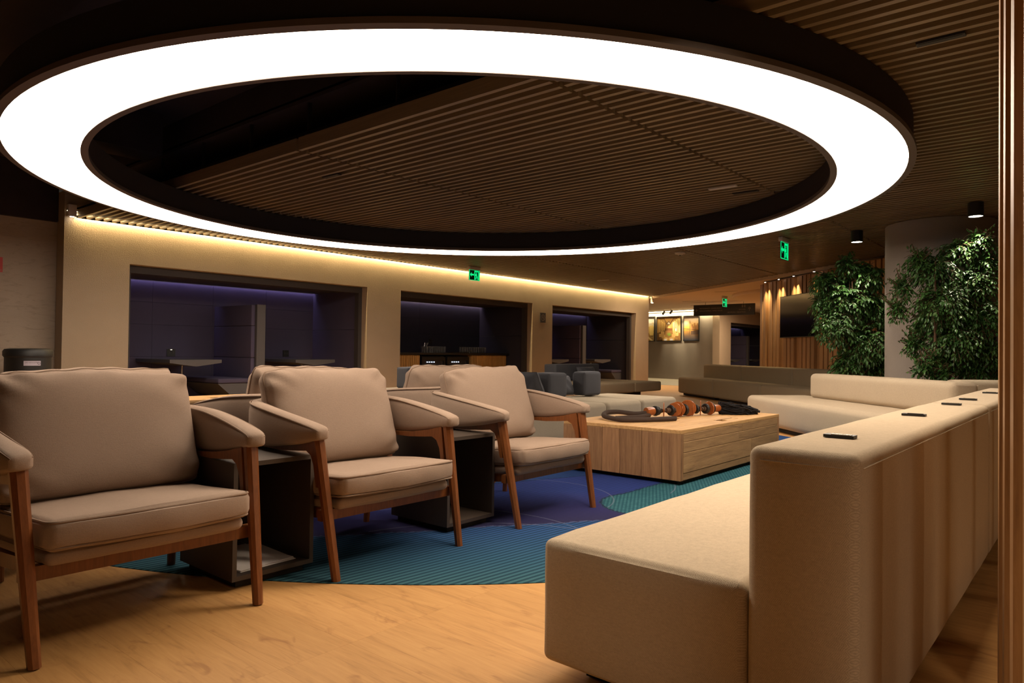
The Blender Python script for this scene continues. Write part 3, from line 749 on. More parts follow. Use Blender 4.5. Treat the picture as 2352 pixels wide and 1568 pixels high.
c1 = make_chair('taupe armchair nearest the camera, cut by the left picture edge', 3); c1.location = (1.035, 2.36, .0045)
c2 = make_chair('taupe armchair between the two dark open side tables', 11); c2.location = (2.076, 2.36, .0045)
c3 = make_chair('taupe armchair nearest the timber coffee table', 23); c3.location = (3.222, 2.36, .0045)
dup(c1, (1.19, 4.02, .0045), PI, 'taupe armchair backing onto the nearest armchair, seen only by its cushion top')
dup(c3, (2.30, 4.02, .0045), PI, 'taupe armchair facing away, back to back with the middle armchair')
dup(c2, (3.40, 4.02, .0045), PI, 'taupe armchair facing away, back to back with the armchair by the coffee table')

# ------------------------------------------------------------------ side tables
def side_table(x0, x1, lab):
    y0, y1, zt = 2.555, 2.985, .488
    t = thing('side_table', lab, 'side table', ((x0+x1)/2, (y0+y1)/2, 0)); o = t.location; k = .018
    z0 = .035
    G(o).box(x0, x1, y0, y1, zt-k, zt).build('top', M['sidewood'], t, smooth=False)
    G(o).box(x0, x0+k, y0, y1, z0, zt-k).build('side_panel', M['sidewood'], t, smooth=False)
    G(o).box(x1-k, x1, y0, y1, z0, zt-k).build('side_panel', M['sidewood'], t, smooth=False)
    G(o).box(x0+k, x1-k, y0, y1, z0, z0+k).build('bottom_shelf', M['sidewood'], t, smooth=False)
    G(o).box(x0+k, x1-k, y1-k, y1, z0+k, zt-k).build('back_panel', M['sidewood'], t, smooth=False)
    G(o).box(x0+.03, x1-.03, y0+.03, y1-.02, .0045, z0).build('plinth', M['plinth'], t, smooth=False)
    return t
side_table(1.39, 1.749, 'dark open-fronted side table with papers inside, between the first two armchairs')
side_table(2.538, 2.896, 'dark empty open-fronted side table between the middle and last armchairs')
t = thing('paper_stack', 'loose white papers lying in the bottom of the nearer side table', 'paper', (1.56, 2.75, .0535)); o = t.location
for k, (dx, dy, a) in enumerate(((0, 0, .03), (.012, .02, -.05), (-.01, .01, .10))):
    p = [Vector((sx*.125, sy*.165, 0)) for sx, sy in ((-1, -1), (1, -1), (1, 1), (-1, 1))]
    p = [Matrix.Rotation(a, 3, 'Z') @ q+Vector((1.565+dx, 2.76+dy, 0)) for q in p]
    z = .0535+.002*k
    g = G(o); g.hexa([(q.x, q.y, z) for q in p], [(q.x, q.y, z+.0012) for q in p]); g.build('sheet', M['paper'], t, smooth=False)

# ------------------------------------------------------------------ timber coffee tables
def timber_table(x0, x1, y0, y1, z0, z1, lab, nend=6, slot=None):
    rnd = random.Random(5)
    t = thing('coffee_table', lab, 'coffee table', ((x0+x1)/2, (y0+y1)/2, 0)); o = t.location
    G(o).box(x0+.05, x1-.05, y0+.05, y1-.05, .0045, z0).build('plinth', M['plinth'], t, smooth=False)
    G(o).box(x0+.045, x1-.045, y0+.045, y1-.045, z0, z1-.03).build('core', M['plinth'], t, smooth=False)
    def beam(name, a, mat, r=.0025):
        b = bmesh.new(); bmesh.ops.create_cube(b, size=1)
        for v in b.verts: v.co = Vector((a[0]+(v.co.x+.5)*(a[1]-a[0]), a[2]+(v.co.y+.5)*(a[3]-a[2]), a[4]+(v.co.z+.5)*(a[5]-a[4])))
        bmesh.ops.bevel(b, geom=b.edges[:], offset=r, segments=1, affect='EDGES')
        b.verts.index_update(); g = G(o); g.add([v.co.copy() for v in b.verts], [tuple(v.index for v in f.verts) for f in b.faces]); b.free()
        return g.build(name, mat, t, smooth=False)
    wd = [.20, .165, .155, .185, .165, .15]; sc = (y1-y0)/sum(wd); ys = [y0]
    for w in wd[::-1]: ys.append(ys[-1]+w*sc)
    for a, b in zip(ys[:-1], ys[1:]):
        j = rnd.uniform(0, .004)
        a2 = a if a > y0 else a
        for (xa, xb) in ((x0+.003-j, x0+.044), (x1-.044, x1-.003+j)):
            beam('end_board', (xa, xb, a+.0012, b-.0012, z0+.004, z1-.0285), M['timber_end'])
    hs = [z0+.004, z0+.055, z0+.20, z0+.275, z1-.0285]
    for a, b in zip(hs[:-1], hs[1:]):
        j = rnd.uniform(0, .003)
        xs_ = [x0+.0445, x0+(x1-x0)*rnd.uniform(.5, .75), x1-.0445]
        for xa, xb in zip(xs_[:-1], xs_[1:]):
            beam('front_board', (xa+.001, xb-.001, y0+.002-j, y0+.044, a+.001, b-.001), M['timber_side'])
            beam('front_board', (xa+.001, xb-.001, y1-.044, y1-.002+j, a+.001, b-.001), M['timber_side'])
    for a, b in zip(ys[:-1], ys[1:]):
        if slot and a < slot[2] < b:
            s0, s1, sy0, sy1 = slot
            for q in ((x0, s0, a, b), (s1, x1, a, b), (s0, s1, a, sy0), (s0, s1, sy1, b)):
                beam('top_board', (q[0]+.0008, q[1]-.0008, q[2]+.0012, q[3]-.0012, z1-.028, z1), M['timber_top'], .002)
        else:
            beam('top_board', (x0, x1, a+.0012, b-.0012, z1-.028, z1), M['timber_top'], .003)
    if slot: G(o).box(slot[0]+.13, slot[1]-.002, slot[2]+.01, slot[3]-.01, z1-.02, z1-.002).build('hatch_lid', M['timber_top'], t, smooth=False)
    return t
timber_table(4.56, 6.50, 2.285, 3.30, .03, .393, 'chunky block coffee table of rough timber carrying the wooden bead necklace', slot=(5.45, 5.78, 2.37, 2.44))
timber_table(2.75, 4.95, 7.18, 7.80, .03, .393, 'rough timber block table standing behind the row of armchairs', slot=(3.72, 4.02, 7.34, 7.43))

# ------------------------------------------------------------------ bead necklace on the coffee table
bn = thing('bead_necklace', 'oversized necklace of orange and black wooden discs with rope and tassel on the coffee table', 'ornament', (5.55, 2.85, .393)); o = bn.location
Z0 = .393
A = Vector((5.22, 2.90, Z0+.058)); B = Vector((5.98, 2.66, Z0+.058)); dd = (B-A); LN = dd.length; dd.normalize(); ax = tuple(dd)
pr_ = Vector((-dd.y, dd.x, 0))
rr = .019
loop = [A-dd*.02+Vector((0, 0, -.012)), A-dd*.12+pr_*.05+Vector((0, 0, -.020)), A-dd*.22+pr_*.14+Vector((0, 0, -.008)), A-dd*.33+pr_*.16+Vector((0, 0, -.012)), A-dd*.43+pr_*.06+Vector((0, 0, -.030)),
        A-dd*.44-pr_*.15+Vector((0, 0, -.038)), A-dd*.33-pr_*.22+Vector((0, 0, -.038)), A-dd*.18-pr_*.25+Vector((0, 0, -.038)), A-dd*.05-pr_*.26+Vector((0, 0, -.038)), A+dd*.03-pr_*.265+Vector((0, 0, -.038))]
G(o).tube(bez(loop, 6), rr, 10).build('rope', M['rope'], bn)
loop2 = [A-dd*.02-pr_*.016+Vector((0, 0, -.03)), A-dd*.17-pr_*.05+Vector((0, 0, -.038)), A-dd*.30-pr_*.04+Vector((0, 0, -.038)), A-dd*.40-pr_*.045+Vector((0, 0, -.038))]
G(o).tube(bez(loop2, 6), rr, 10).build('rope', M['rope'], bn)
e = Vector(loop[-1])
for k in range(5):
    G(o).tube([e, e+dd*.03+pr_*random.uniform(-.02, .02)+Vector((0, 0, random.uniform(-.005, .018)))], .003, 5).build('frayed_end', M['timber_top'], bn)
def disc(s, R, th, mat, tiltv=(0, 0), off=(0, 0), name='disc'):
    c = A+dd*(s*LN); nrm = (dd+pr_*tiltv[0]+Vector((0, 0, 1))*tiltv[1]).normalized()
    z = Z0+R*math.sqrt(max(0, 1-nrm.z**2))+.001
    c = Vector((c.x, c.y, max(z, A.z if R < .058 else z)))+pr_*off[0]
    e_ = min(th*.4, R*.2)
    G(o).lathe([(0, -th/2), (R-e_, -th/2), (R, -th/2+e_), (R, th/2-e_), (R-e_, th/2), (0, th/2)], c, 28, tuple(nrm)).build(name, mat, bn)
G(o).lathe([(0, -.04), (.032, -.04), (.036, 0), (.032, .04), (0, .04)], A, 20, ax).build('end_cap', M['beadwood'], bn)
G(o).lathe([(0, -.035), (.030, -.035), (.034, 0), (.030, .035), (0, .035)], B, 20, ax).build('end_cap', M['beadwood'], bn)
seqs = [(.08, .042, .022, 'black', (.35, 0)), (.115, .036, .018, 'black', (.1, 0)), (.20, .064, .008, 'beadwood', (-.95, 0)), (.27, .022, .02, 'coco', (0, 0)), (.30, .046, .020, 'black', (.1, 0)),
        (.36, .060, .010, 'beadwood', (.8, 0)), (.41, .064, .012, 'beadwood', (.55, .05)), (.455, .058, .010, 'beadwood', (-.6, 0)), (.50, .050, .024, 'black', (.2, 0)), (.56, .070, .012, 'beadwood', (.8, .06)),
        (.63, .064, .008, 'beadwood', (-.9, 0)), (.68, .040, .022, 'black', (.1, 0)), (.75, .066, .007, 'beadwood', (-.97, 0)), (.83, .045, .026, 'black', (.15, 0)), (.89, .060, .012, 'beadwood', (.0, .05)), (.945, .044, .022, 'black', (-.3, 0))]
for s, R, th, mt, tv in seqs: disc(s, R, th, M[mt], tv, name='disc' if mt != 'coco' else 'bead')
for k in range(22):
    s = .13+.80*k/21; disc(s, random.uniform(.014, .024), .014, M['coco'], (random.uniform(-.2, .2), 0), name='bead')
G(o).tube([A, B], .007, 8).build('core_cord', M['rope'], bn)
g = G(o)
for k in range(240):
    a = random.uniform(-1, 1); ln = random.uniform(.22, .40); hz = random.uniform(0, 1)
    P_ = [B+dd*.03+pr_*random.uniform(-.02, .02)+Vector((0, 0, random.uniform(-.03, .02)))]
    for q in (.12, .28, .46, .64, .82, 1):
        top = -.052+.075*(1-q)**.6*hz+.03*hz
        P_.append(B+dd*(.03+ln*q+random.uniform(-.012, .012))+pr_*(a*.085*min(1, q*2.2)-.07*q+random.uniform(-.016, .016))+Vector((0, 0, max(-.053, top+random.uniform(-.012, .012)))))
    g.tube(P_, .0048, 5)
g.build('tassel', M['tassel'], bn, kind='stuff')

# ------------------------------------------------------------------ sofas
def local(o, rz):
    c, s = math.cos(rz), math.sin(rz)
    return lambda p: (o[0]+p[0]*c-p[1]*s, o[1]+p[0]*s+p[1]*c, p[2])
def sofa(lab, loc, rz, length, depth, seat, hs, hb, mat, back=(0, None), r=.024, sockets=(), name='sofa', seed=0, seam=True):
    """local frame: x along the front from its left end seen from behind, y=0 rear face of the backrest, seat towards +y"""
    t = thing(name, lab, 'sofa', loc, rz)
    bt_ = depth-seat; b0 = back[0]; b1 = back[1] if back[1] is not None else length
    z0 = .055
    n = max(6, int(length*8))
    if b0 > 0 or b1 < length:
        G().rgrid(0, length, 0, depth, z0, hs, r, (n, 8, 4), .010, .0010, seed).build('seat', mat, t)
        zb = hs+.002
    else:
        G().rgrid(0, length, bt_+.003, depth, z0, hs, r, (n, 8, 4), .010, .0010, seed).build('seat', mat, t)
        zb = z0
    bk = G().rgrid(b0, b1, 0, bt_, zb, hb, r, (n, 4, 6), .0025, .0005, seed+3).build('backrest', mat, t)
    q = .006
    if seam:
        G().tube([(b0+.03, -.0012, hb-.030), (b1-.03, -.0012, hb-.030)], .002, 6).build('seam', mat, bk)
        G().tube([(b0-.0008, .03, hb-.030), (b0-.0008, bt_-.03, hb-.030)], .002, 6).build('seam', mat, bk)
    g = G()
    g.box(.10, length-.10, .07, depth-.09, .0045, z0+.004); g.build('plinth', M['plinth'], t, smooth=False)
    for k, sx in enumerate(sockets):
        sk = G().box(sx-.017, sx+.017, bt_/2-.036, bt_/2+.036, hb+.003, hb+.0105).build('power_socket', M['black'], t, label='flush dark charging socket in the backrest top')
        G().box(sx-.015, sx-.004, bt_/2-.030, bt_/2+.018, hb+.0107, hb+.0125).build('lid', M['silver'] if k != 1 else M['frame'], sk, label='hinged socket lid')
    return t
sofa('long beige herringbone sofa module with charging sockets in the right foreground', (1.605, .398, 0), 0, 2.13, .835, .595, .40, .72, M['sofafab'], sockets=(.305, 1.20, 1.98), seed=2)
sofa('beige herringbone sofa module continuing behind the foreground sofa beyond its seam', (3.757, .398, 0), 0, 2.135, .835, .595, .40, .72, M['sofafab'], sockets=(.305, 1.15), seed=9)
# diagonal sofa by the trees: front line from (9.15,3.65) to (7.0,1.5)
sofa('beige rounded sofa standing diagonally in front of the two indoor trees', (9.15-3.4*.707+.84*.707, 3.65-3.4*.707-.84*.707, 0), math.radians(45), 3.4, .84, .57, .40, .705, M['sofafab'], back=(.30, 2.85), r=.06, seed=4)
sofa('beige sofa block at right angles to the diagonal sofa, half hidden by the foreground sofa', (9.43, .16, 0), math.radians(130), 1.5, .80, .55, .40, .70, M['sofafab'], r=.06, seed=6)
# brown sofa further back
bsx = math.radians(49)
ex, ey = math.cos(bsx), math.sin(bsx)
def brown(lab, s, ln, b1, seed):   # s measured from the free (left) end of the row
    o_ = Vector((14.70, 7.45, 0))-Vector((ex, ey, 0))*(s+ln)-Vector((-ey, ex, 0))*.86
    sofa(lab, o_, bsx, ln, .86, .60, .40, .70, M['sofafab2'], r=.04, seed=seed)
brown('dim brown sofa module in the background with its left end free', 0, 1.80, 0, 12)
brown('dim brown sofa module in the background in front of the slat wall', 1.81, 1.9, 0, 14)
brown('dim brown sofa module in the background half hidden behind the diagonal beige sofa', 3.72, 1.7, 0, 16)

def pouf(name, lab, x0, x1, y0, y1, z0, z1, mat, r=.05, group=None, cat='bench', feet=False):
    t = thing(name, lab, cat, ((x0+x1)/2, (y0+y1)/2, 0), 0, group); o = t.location
    G(o).rgrid(x0+.010, x1-.010, y0, y1, z0, z1-.006, r, (8, 8, 4), .008, .0008, int(x0*10)).build('seat', mat, t)
    G(o).box(x0+.09, x1-.09, y0+.09, y1-.09, .0045, z0+.004).build('plinth', M['plinth'], t, smooth=False)
    return t
for k, (a, b, w_) in enumerate(((4.98, 5.72, 'fourth from the right'), (5.727, 6.46, 'third from the right'), (6.467, 7.20, 'second from the right'), (7.207, 8.06, 'rightmost'))):
    pouf('bench_module', 'pale linen bench block in the row behind the coffee table, '+w_, a, b, 4.09, 5.12, .05, .40, M['benchfab'], .045)
for k, (a, b, w_) in enumerate(((5.3, 6.05, 'leftmost'), (6.057, 6.80, 'carrying a slate cube'), (6.807, 7.60, 'rightmost'))):
    pouf('bench_module', 'pale linen bench block in the row below the bar, '+w_, a, b, 7.0, 7.9, .05, .40, M['benchfab'], .045)
def cube(lab, x0, x1, y0, y1, z0, z1, mat=None):
    t = thing('cube_backrest', lab, 'backrest', ((x0+x1)/2, (y0+y1)/2, z0)); o = t.location
    G(o).rgrid(x0, x1, y0, y1, z0, z1, .03, (5, 5, 5), .006, .0015, int(x0*7)).build('body', mat or M['greyfab'], t)
    s = [(x0+.01, y0+.01), (x1-.01, y0+.01), (x1-.01, y1-.01), (x0+.01, y1-.01)]
    G(o).tube([(x, y, z1-.010) for x, y in s], .0035, 6, True).build('seam', M['greyfab'], t)
cube('slate velvet cube backrest on the pale bench, left of the pair', 6.345, 6.69, 4.79, 5.06, .4145, .69)
cube('slate velvet cube backrest on the pale bench, right of the pair', 7.05, 7.405, 4.79, 4.985, .4145, .695)
cube('slate cube backrest on the rear pale bench below the bar opening', 6.38, 6.84, 7.20, 7.45, .4145, .70)
def cushion(lab, c, rz, tilt, w, h, th, mat, seed=1):
    t = thing('scatter_cushion', lab, 'cushion', c, rz); rnd = random.Random(seed); ph = [rnd.uniform(0, 6) for _ in range(4)]
    nu = 16; A_ = []
    for s in (-1, 1):
        for j in range(nu+1):
            for i in range(nu+1):
                u, v = 2*i/nu-1, 2*j/nu-1; p = max(0, (1-u**4)*(1-v**4))
                y = s*th*(.04+.96*p**.5)+.006*math.sin(6*u+5*v+ph[0])*p
                x = u*w*(1-.06*(1-u*u)*0-.05*(1-v*v)*abs(u)**3); z = v*h*(1-.05*(1-u*u)*abs(v)**3)
                c_, s_ = math.cos(tilt), math.sin(tilt)
                A_.append((x, y*c_-z*s_, y*s_+z*c_+h))
    n1 = (nu+1)**2; fs = []
    for j in range(nu):
        for i in range(nu):
            a = j*(nu+1)+i; fs += [(a, a+1, a+nu+2, a+nu+1), (n1+a, n1+a+nu+1, n1+a+nu+2, n1+a+1)]
    b = [i for i in range(nu)]+[j*(nu+1)+nu for j in range(nu)]+[nu*(nu+1)+i for i in range(nu, 0, -1)]+[j*(nu+1) for j in range(nu, 0, -1)]
    for k in range(len(b)): p, q = b[k], b[(k+1) % len(b)]; fs.append((p, n1+p, n1+q, q))
    G().add(A_, fs).build('cover', mat, t, angle=80)
    G().tube([tuple((Vector(A_[i])+Vector(A_[n1+i]))/2) for i in b], .004, 5, True).build('piping', mat, t)
cushion('slate cushion leaning against the left cube on the pale bench', (6.19, 4.95, .413), math.radians(80), -.45, .19, .155, .06, M['greyfab'], 2)
cushion('slate cushion in the gap between the two cube backrests', (6.88, 4.98, .413), math.radians(4), -.35, .160, .12, .055, M['greyfab'], 3)
cushion('slate cushion leaning on the rear cube below the bar opening', (6.72, 7.00, .413), math.radians(15), -.4, .20, .15, .06, M['greyfab'], 4)
cushion('slate cushion peeping over the last armchair in front of the fridges', (7.35, 7.15, .413), math.radians(8), -.4, .24, .15, .06, M['greyfab'], 5)
# brown bench with slate backrest under the third opening
t = thing('bench', 'raised brown woven bench under the third wall opening', 'bench', (11.3, 7.0, 0)); o = t.location
G(o).rgrid(9.2, 11.02, 6.42, 8.3, .235, .41, .03, (8, 8, 2), .006, .0008, 3).build('seat', M['sofafab2'], t)
G(o).rgrid(11.03, 12.0, 6.42, 8.3, .235, .41, .03, (6, 8, 2), .006, .0008, 4).build('seat', M['sofafab2'], t)
G(o).box(9.4, 11.8, 6.75, 8.0, 0, .236).build('plinth', M['plinth'], t, smooth=False)
cube('wide slate backrest block on the brown bench under the third opening', 10.05, 11.45, 7.45, 7.72, .425, .715)
cushion('slate cushion leaning on the wide backrest of the brown bench', (10.72, 7.24, .42), math.radians(4), -.4, .30, .13, .06, M['greyfab'], 8)

# ------------------------------------------------------------------ slatted divider at the right edge of the frame
e_ = Vector((math.cos(math.radians(6.8)), math.sin(math.radians(6.8)), 0)); n_ = Vector((e_.y, -e_.x, 0))
t = thing('slat_divider', 'tall divider of wooden slats cut off by the right picture edge', 'divider', tuple(e_*1.6+n_*.1))
o = t.location
for k in (5.4, 4.4, 3.4, 2.4):
    q = e_*(k*.42)+n_*.051
    g = G(o)
    P_ = [q, q+e_*.13, q+e_*.13+n_*.10, q+n_*.10]
    g.hexa([(p.x, p.y, 0) for p in P_][::-1], [(p.x, p.y, CEIL-.003) for p in P_][::-1]); g.build('slat', M['screenwood'], t, smooth=False)
# the divider goes on to the right, outside the frame; its slats throw the stripes on the sofa back
for k in range(9):
    q = Vector((2.35+.42*k, -.62, 0)); g = G(o)
    g.box(q.x-.016, q.x+.016, q.y-.04, q.y+.04, 0, CEIL-.003); g.build('slat', M['screenwood'], t, smooth=False)

# ------------------------------------------------------------------ wooden slat wall with television
sd = Vector((-.707, -.707, 0)); sn = Vector((-.707, .707, 0)); S0 = Vector((15.42, 5.80, 0))
ws = struct('wall_right', tuple(S0)); o = ws.location
def sw(s, oo, z): q = S0+sd*s+sn*oo; return (q.x, q.y, z)
def sbox(g, s0, s1, o0, o1, z0, z1, mi=0): return g.hexa([sw(s0, o1, z0), sw(s1, o1, z0), sw(s1, o0, z0), sw(s0, o0, z0)][::-1], [sw(s0, o1, z1), sw(s1, o1, z1), sw(s1, o0, z1), sw(s0, o0, z1)][::-1], mi)
sbox(G(o), 0, 5.6, -.20, 0, 0, 2.50).build('backing', M['screenwood'], ws, smooth=False)
TV0, TV1 = 1.06, 2.45
for k in range(34):
    s = .01+.158*k
    lit = k in (2, 6, 10, 15, 20)
    g = G(o); sbox(g, s, s+.112, 0, .02 if lit else .06, 0, 2.47); g.build('slat', M['wallslat'], ws, smooth=False)
for k, wh in ((2, 'leftmost'), (6, 'second from the left'), (10, 'third from the left'), (15, 'fourth from the left, behind the tree')):
    s = .01+.158*k+.056
    tq = thing('recessed_spot', 'tiny spotlight above the wooden slat wall, '+wh, 'spotlight', sw(s, .12, 2.49)); oq = tq.location
    G(oq).lathe([(0, 0), (.022, 0), (.022, .03), (0, .03)], sw(s, .12, 2.485), 12).build('housing', M['white'], tq)
    G(oq).lathe([(0, 0), (.017, 0), (.017, .002), (0, .002)], sw(s, .12, 2.481), 12).build('lens', M['spotled'], tq)
    spot('slat_wall_light', sw(s, .14, 2.47), sw(s, .05, .9), 95, (1, .76, .40), 75, .9, .01)
tv = thing('television', 'large black television mounted on the wooden slat wall behind the tree', 'television', sw(1.7, .1, 1.3)); oq = tv.location
sbox(G(oq), TV0, TV1, .075, .11, 1.28, 2.12).build('casing', M['black'], tv)
sbox(G(oq), TV0+.012, TV1-.012, .111, .1125, 1.295, 2.108).build('screen', M['tv'], tv)
sbox(G(oq), 1.5, 2.0, .062, .075, 1.5, 1.9).build('bracket', M['black'], tv)

# ------------------------------------------------------------------ round column, trees
G((10.14, 1.6, 0)).lathe([(.6, 0), (.6, 2.575)], (10.14, 1.6, 0), 64).build('pillar', M['plaster_grey'], kind='structure')
def leafset(blobs, root, n_twig, seed, size=.052):
    """blobs: (centre, radius); returns twig tubes and leaves as two part meshes"""
    rnd = random.Random(seed); V = []; F = []; tw = G()
    vol = [b[1]**2 for b in blobs]; tot = sum(vol)
    for _ in range(n_twig):
        x = rnd.uniform(0, tot)
        for (c, R), v in zip(blobs, vol):
            x -= v
            if x <= 0: break
        d = Vector((rnd.gauss(0, 1), rnd.gauss(0, 1), rnd.gauss(0, .85))).normalized()
        rad = R*(rnd.uniform(.35, 1)**.6)
        end = Vector(c)+d*rad
        start = Vector(c)+d*rad*.25+Vector((0, 0, -.08))
        out = (d*.8+Vector((0, 0, rnd.uniform(-.25, .25)))).normalized()
        ln = rnd.uniform(.16, .30)
        P_ = []
        for q in range(6):
            tq = q/5; p = end-out*ln*(1-tq)+Vector((0, 0, -.10*tq*tq)); P_.append(p)
        tw.tube(P_, [.0035, .003, .0028, .0022, .0018, .001], 3, cap=False)
        if rnd.random() < .25: tw.tube([start, P_[0]], [.008, .004], 3, cap=False)
        for q in range(11):
            tq = q/10; i = min(4, int(tq*5)); fr = tq*5-i
            p = P_[i].lerp(P_[i+1], fr)
            tdir = (P_[min(5, i+1)]-P_[i]).normalized()
            side = tdir.cross(Vector((0, 0, 1)))
            if side.length < .1: side = Vector((1, 0, 0))
            side.normalize(); side *= (1 if q % 2 else -1)
            ld = (tdir*rnd.uniform(.25, .8)+side*rnd.uniform(.5, 1)+Vector((0, 0, rnd.uniform(-.75, .05)))).normalized()
            if q == 10: ld = (tdir+Vector((0, 0, -.4))).normalized()
            L_ = size*rnd.uniform(.7, 1.25); w = L_*.24
            nn = ld.cross(Vector((rnd.gauss(0, .35), rnd.gauss(0, .35), 1))).normalized(); up = nn.cross(ld).normalized()
            k = len(V); dr = -up*L_*.08
            V += [p, p+ld*L_*.35+nn*w+up*L_*.05, p+ld*L_*.72+nn*w*.7+up*L_*.02, p+ld*L_+dr*1.6, p+ld*L_*.72-nn*w*.7+up*L_*.02, p+ld*L_*.35-nn*w+up*L_*.05, p+ld*L_*.5+dr*.3]
            F += [(k, k+6, k+1), (k+1, k+6, k+2), (k+2, k+6, k+3), (k+3, k+6, k+4), (k+4, k+6, k+5), (k+5, k+6, k)]
    g = G(root.location); g.add(V, F); g.build('foliage', M['leaf'], root, kind='stuff', smooth=False)
    tw.o = Vector(root.location); tw.v = [v-tw.o for v in tw.v]; tw.build('twigs', M['bark'], root, kind='stuff')
def pix(x, y, depth):
    k = depth/1622.27
    q = Vector((0, 0, H_EYE))+dv*depth+rv*((x-1176)*k)-uv*((y-784)*k); return q
def tree(lab, base, depth, spots, n_twig, seed, stems, size=.052):
    t = thing('indoor_tree', lab, 'tree', base); rnd = random.Random(seed)
    bl = [(pix(x, y, depth+dz), R) for x, y, dz, R in spots]
    leafset(bl, t, n_twig, seed, size)
    o = t.location
    for k, (dx, dy) in enumerate(stems):
        P_ = [Vector(base)+Vector((dx*.4, dy*.4, 0)), Vector(base)+Vector((dx, dy, .6)), Vector(base)+Vector((dx*1.8, dy*1.8, 1.2)), Vector(base)+Vector((dx*2.6, dy*2.6, 1.95))]
        G(o).tube(bez(P_, 5), [.026-.0013*i for i in range(16)], 8).build('trunk', M['bark'], t)
    g = G(o)
    for c, R in bl:
        b0_ = Vector((base[0]+rnd.uniform(-.06, .06), base[1]+rnd.uniform(-.06, .06), max(.55, c.z-.45)))
        g.tube(bez([b0_, b0_.lerp(c, .5)+Vector((0, 0, .05)), c], 4), [.013-.0011*i for i in range(9)], 5)
        for _ in range(5):
            d = Vector((rnd.gauss(0, 1), rnd.gauss(0, 1), rnd.gauss(.1, .8))).normalized()
            g.tube(bez([c, c+d*R*.45+Vector((0, 0, .03)), c+d*R*.85], 3), [.006-.0007*i for i in range(7)], 4)
    g.build('branches', M['bark'], t)
T1 = [(1945, 600, 0, .16), (1900, 640, .1, .24), (1990, 625, 0, .28), (1945, 690, 0, .36), (2010, 700, .1, .34), (1915, 740, -.1, .30), (2060, 745, 0, .26), (1985, 780, -.1, .36), (1945, 830, 0, .26), (2040, 820, .1, .26), (2075, 690, .2, .18), (1890, 690, .1, .2), (1930, 655, .2, .3), (2000, 840, .1, .2)]
tree('bushy green indoor tree in front of the slat wall and television', tuple(Vector((10.45, 2.62, 0))), 9.75, T1, 2400, 41, ((-.03, .02), (.03, -.02), (.0, .04)), .058)
T2 = [(2250, 545, 0, .16), (2200, 570, .1, .22), (2265, 600, 0, .2), (2110, 590, .05, .17), (2150, 615, 0, .26), (2230, 650, 0, .30), (2160, 690, -.1, .30), (2250, 720, -.1, .28), (2130, 730, .1, .2), (2190, 770, -.1, .30), (2260, 790, -.05, .22), (2170, 820, .05, .16), (2230, 835, 0, .18), (2285, 830, .1, .16), (2070, 650, .15, .13), (2060, 700, .1, .12), (2100, 780, .1, .13)]
tree('bushy green indoor tree under the bright downlight in front of the round column', tuple(Vector((8.98, 1.34, 0))), 7.65, T2, 2400, 43, ((-.02, .02), (.02, -.02)), .049)
T3 = [(2145, 812, 0, .10), (2120, 830, 0, .10), (2165, 845, 0, .09), (2140, 850, 0, .07)]
tree('small slender sapling beside the tree under the bright downlight', tuple(pix(2147, 1010, 7.5).xy)+(0,), 7.5, T3, 60, 47, ((.0, .0),), .06)

# ------------------------------------------------------------------ ceiling fittings
def downlight(c, lab):
    t = thing('downlight', lab, 'downlight', (c[0], c[1], CEIL)); o = t.location
    G(o).lathe([(.066, .009), (.066, 0), (.074, 0), (.074, .148), (0, .148)], (c[0], c[1], CEIL-.149), 32).build('housing', M['black'], t)
    G(o).lathe([(0, .003), (.0655, .003), (.0655, .007), (0, .007)], (c[0], c[1], CEIL-.149), 32).build('lens', M['spotled'], t)
downlight((8.906, 1.072), 'black cylinder downlight shining on the tree before the round column')
downlight((10.028, 2.527), 'black cylinder downlight above the tree by the slat wall')
def exit_sign(c, w, h, ztop, lab):
    x, y = c
    t = thing('exit_sign', lab, 'exit sign', (x, y, ztop)); o = t.location
    G(o).rgrid(x-w*.52, x+w*.52, y-.03, y+.03, ztop-.07, ztop-.001, .015, (3, 1, 1)).build('housing', M['white'], t)
    z1 = ztop-.071; z0 = z1-h; x0, x1 = x-w/2, x+w/2
    pn = G(o).box(x0, x1, y-.004, y+.004, z0, z1).build('panel', M['green_dark'], t, smooth=False)
    g = G(o); yy = y-.0055; d = .0015; b = .012
    def q(u0, u1, v0, v1): g.box(x0+u0*w, x0+u1*w, yy-d, yy+d, z0+v0*h, z0+v1*h)
    q(0, .05, 0, 1); q(.95, 1, 0, 1); q(.05, .95, 0, .045)
    q(.05, .5, .985, 1.0)
    # arrow
    g.add([(x0+u*w, yy, z0+v*h) for u, v in ((.08, .55), (.24, .78), (.24, .63), (.46, .63), (.46, .47), (.24, .47), (.24, .32))], [(0, 2, 1), (0, 5, 2), (0, 6, 5), (2, 5, 4, 3)])
    # door
    q(.50, .90, .84, .97); q(.50, .57, .08, .84); q(.86, .92, .08, .84)
    # running figure
    g.add([(x0+u*w, yy, z0+v*h) for u, v in ((.66, .80), (.74, .80), (.74, .70), (.66, .70), (.62, .66), (.74, .66), (.76, .45), (.66, .45), (.60, .12), (.67, .12), (.74, .40), (.80, .10), (.87, .10), (.80, .45), (.52, .46), (.60, .58))],
          [(3, 2, 1, 0), (7, 6, 5, 4), (8, 9, 10, 7), (10, 11, 12, 13), (14, 7, 4, 15)])
    g.build('pictogram', M['green'], pn, smooth=False)
exit_sign((10.02, 9.43), .30, .20, CEIL, 'green running-man exit sign hanging by the long plaster wall')
exit_sign((10.02, 3.47), .30, .235, CEIL, 'green running-man exit sign hanging under the slats near the trees')
exit_sign((18.6, 8.05), .28, .22, CEIL-.05, 'green running-man exit sign hanging in front of the dark direction sign')
t = thing('smoke_detector', 'white smoke detector on the slatted ceiling beside a joint line', 'smoke detector', (10.53, 5.32, CEIL)); o = t.location
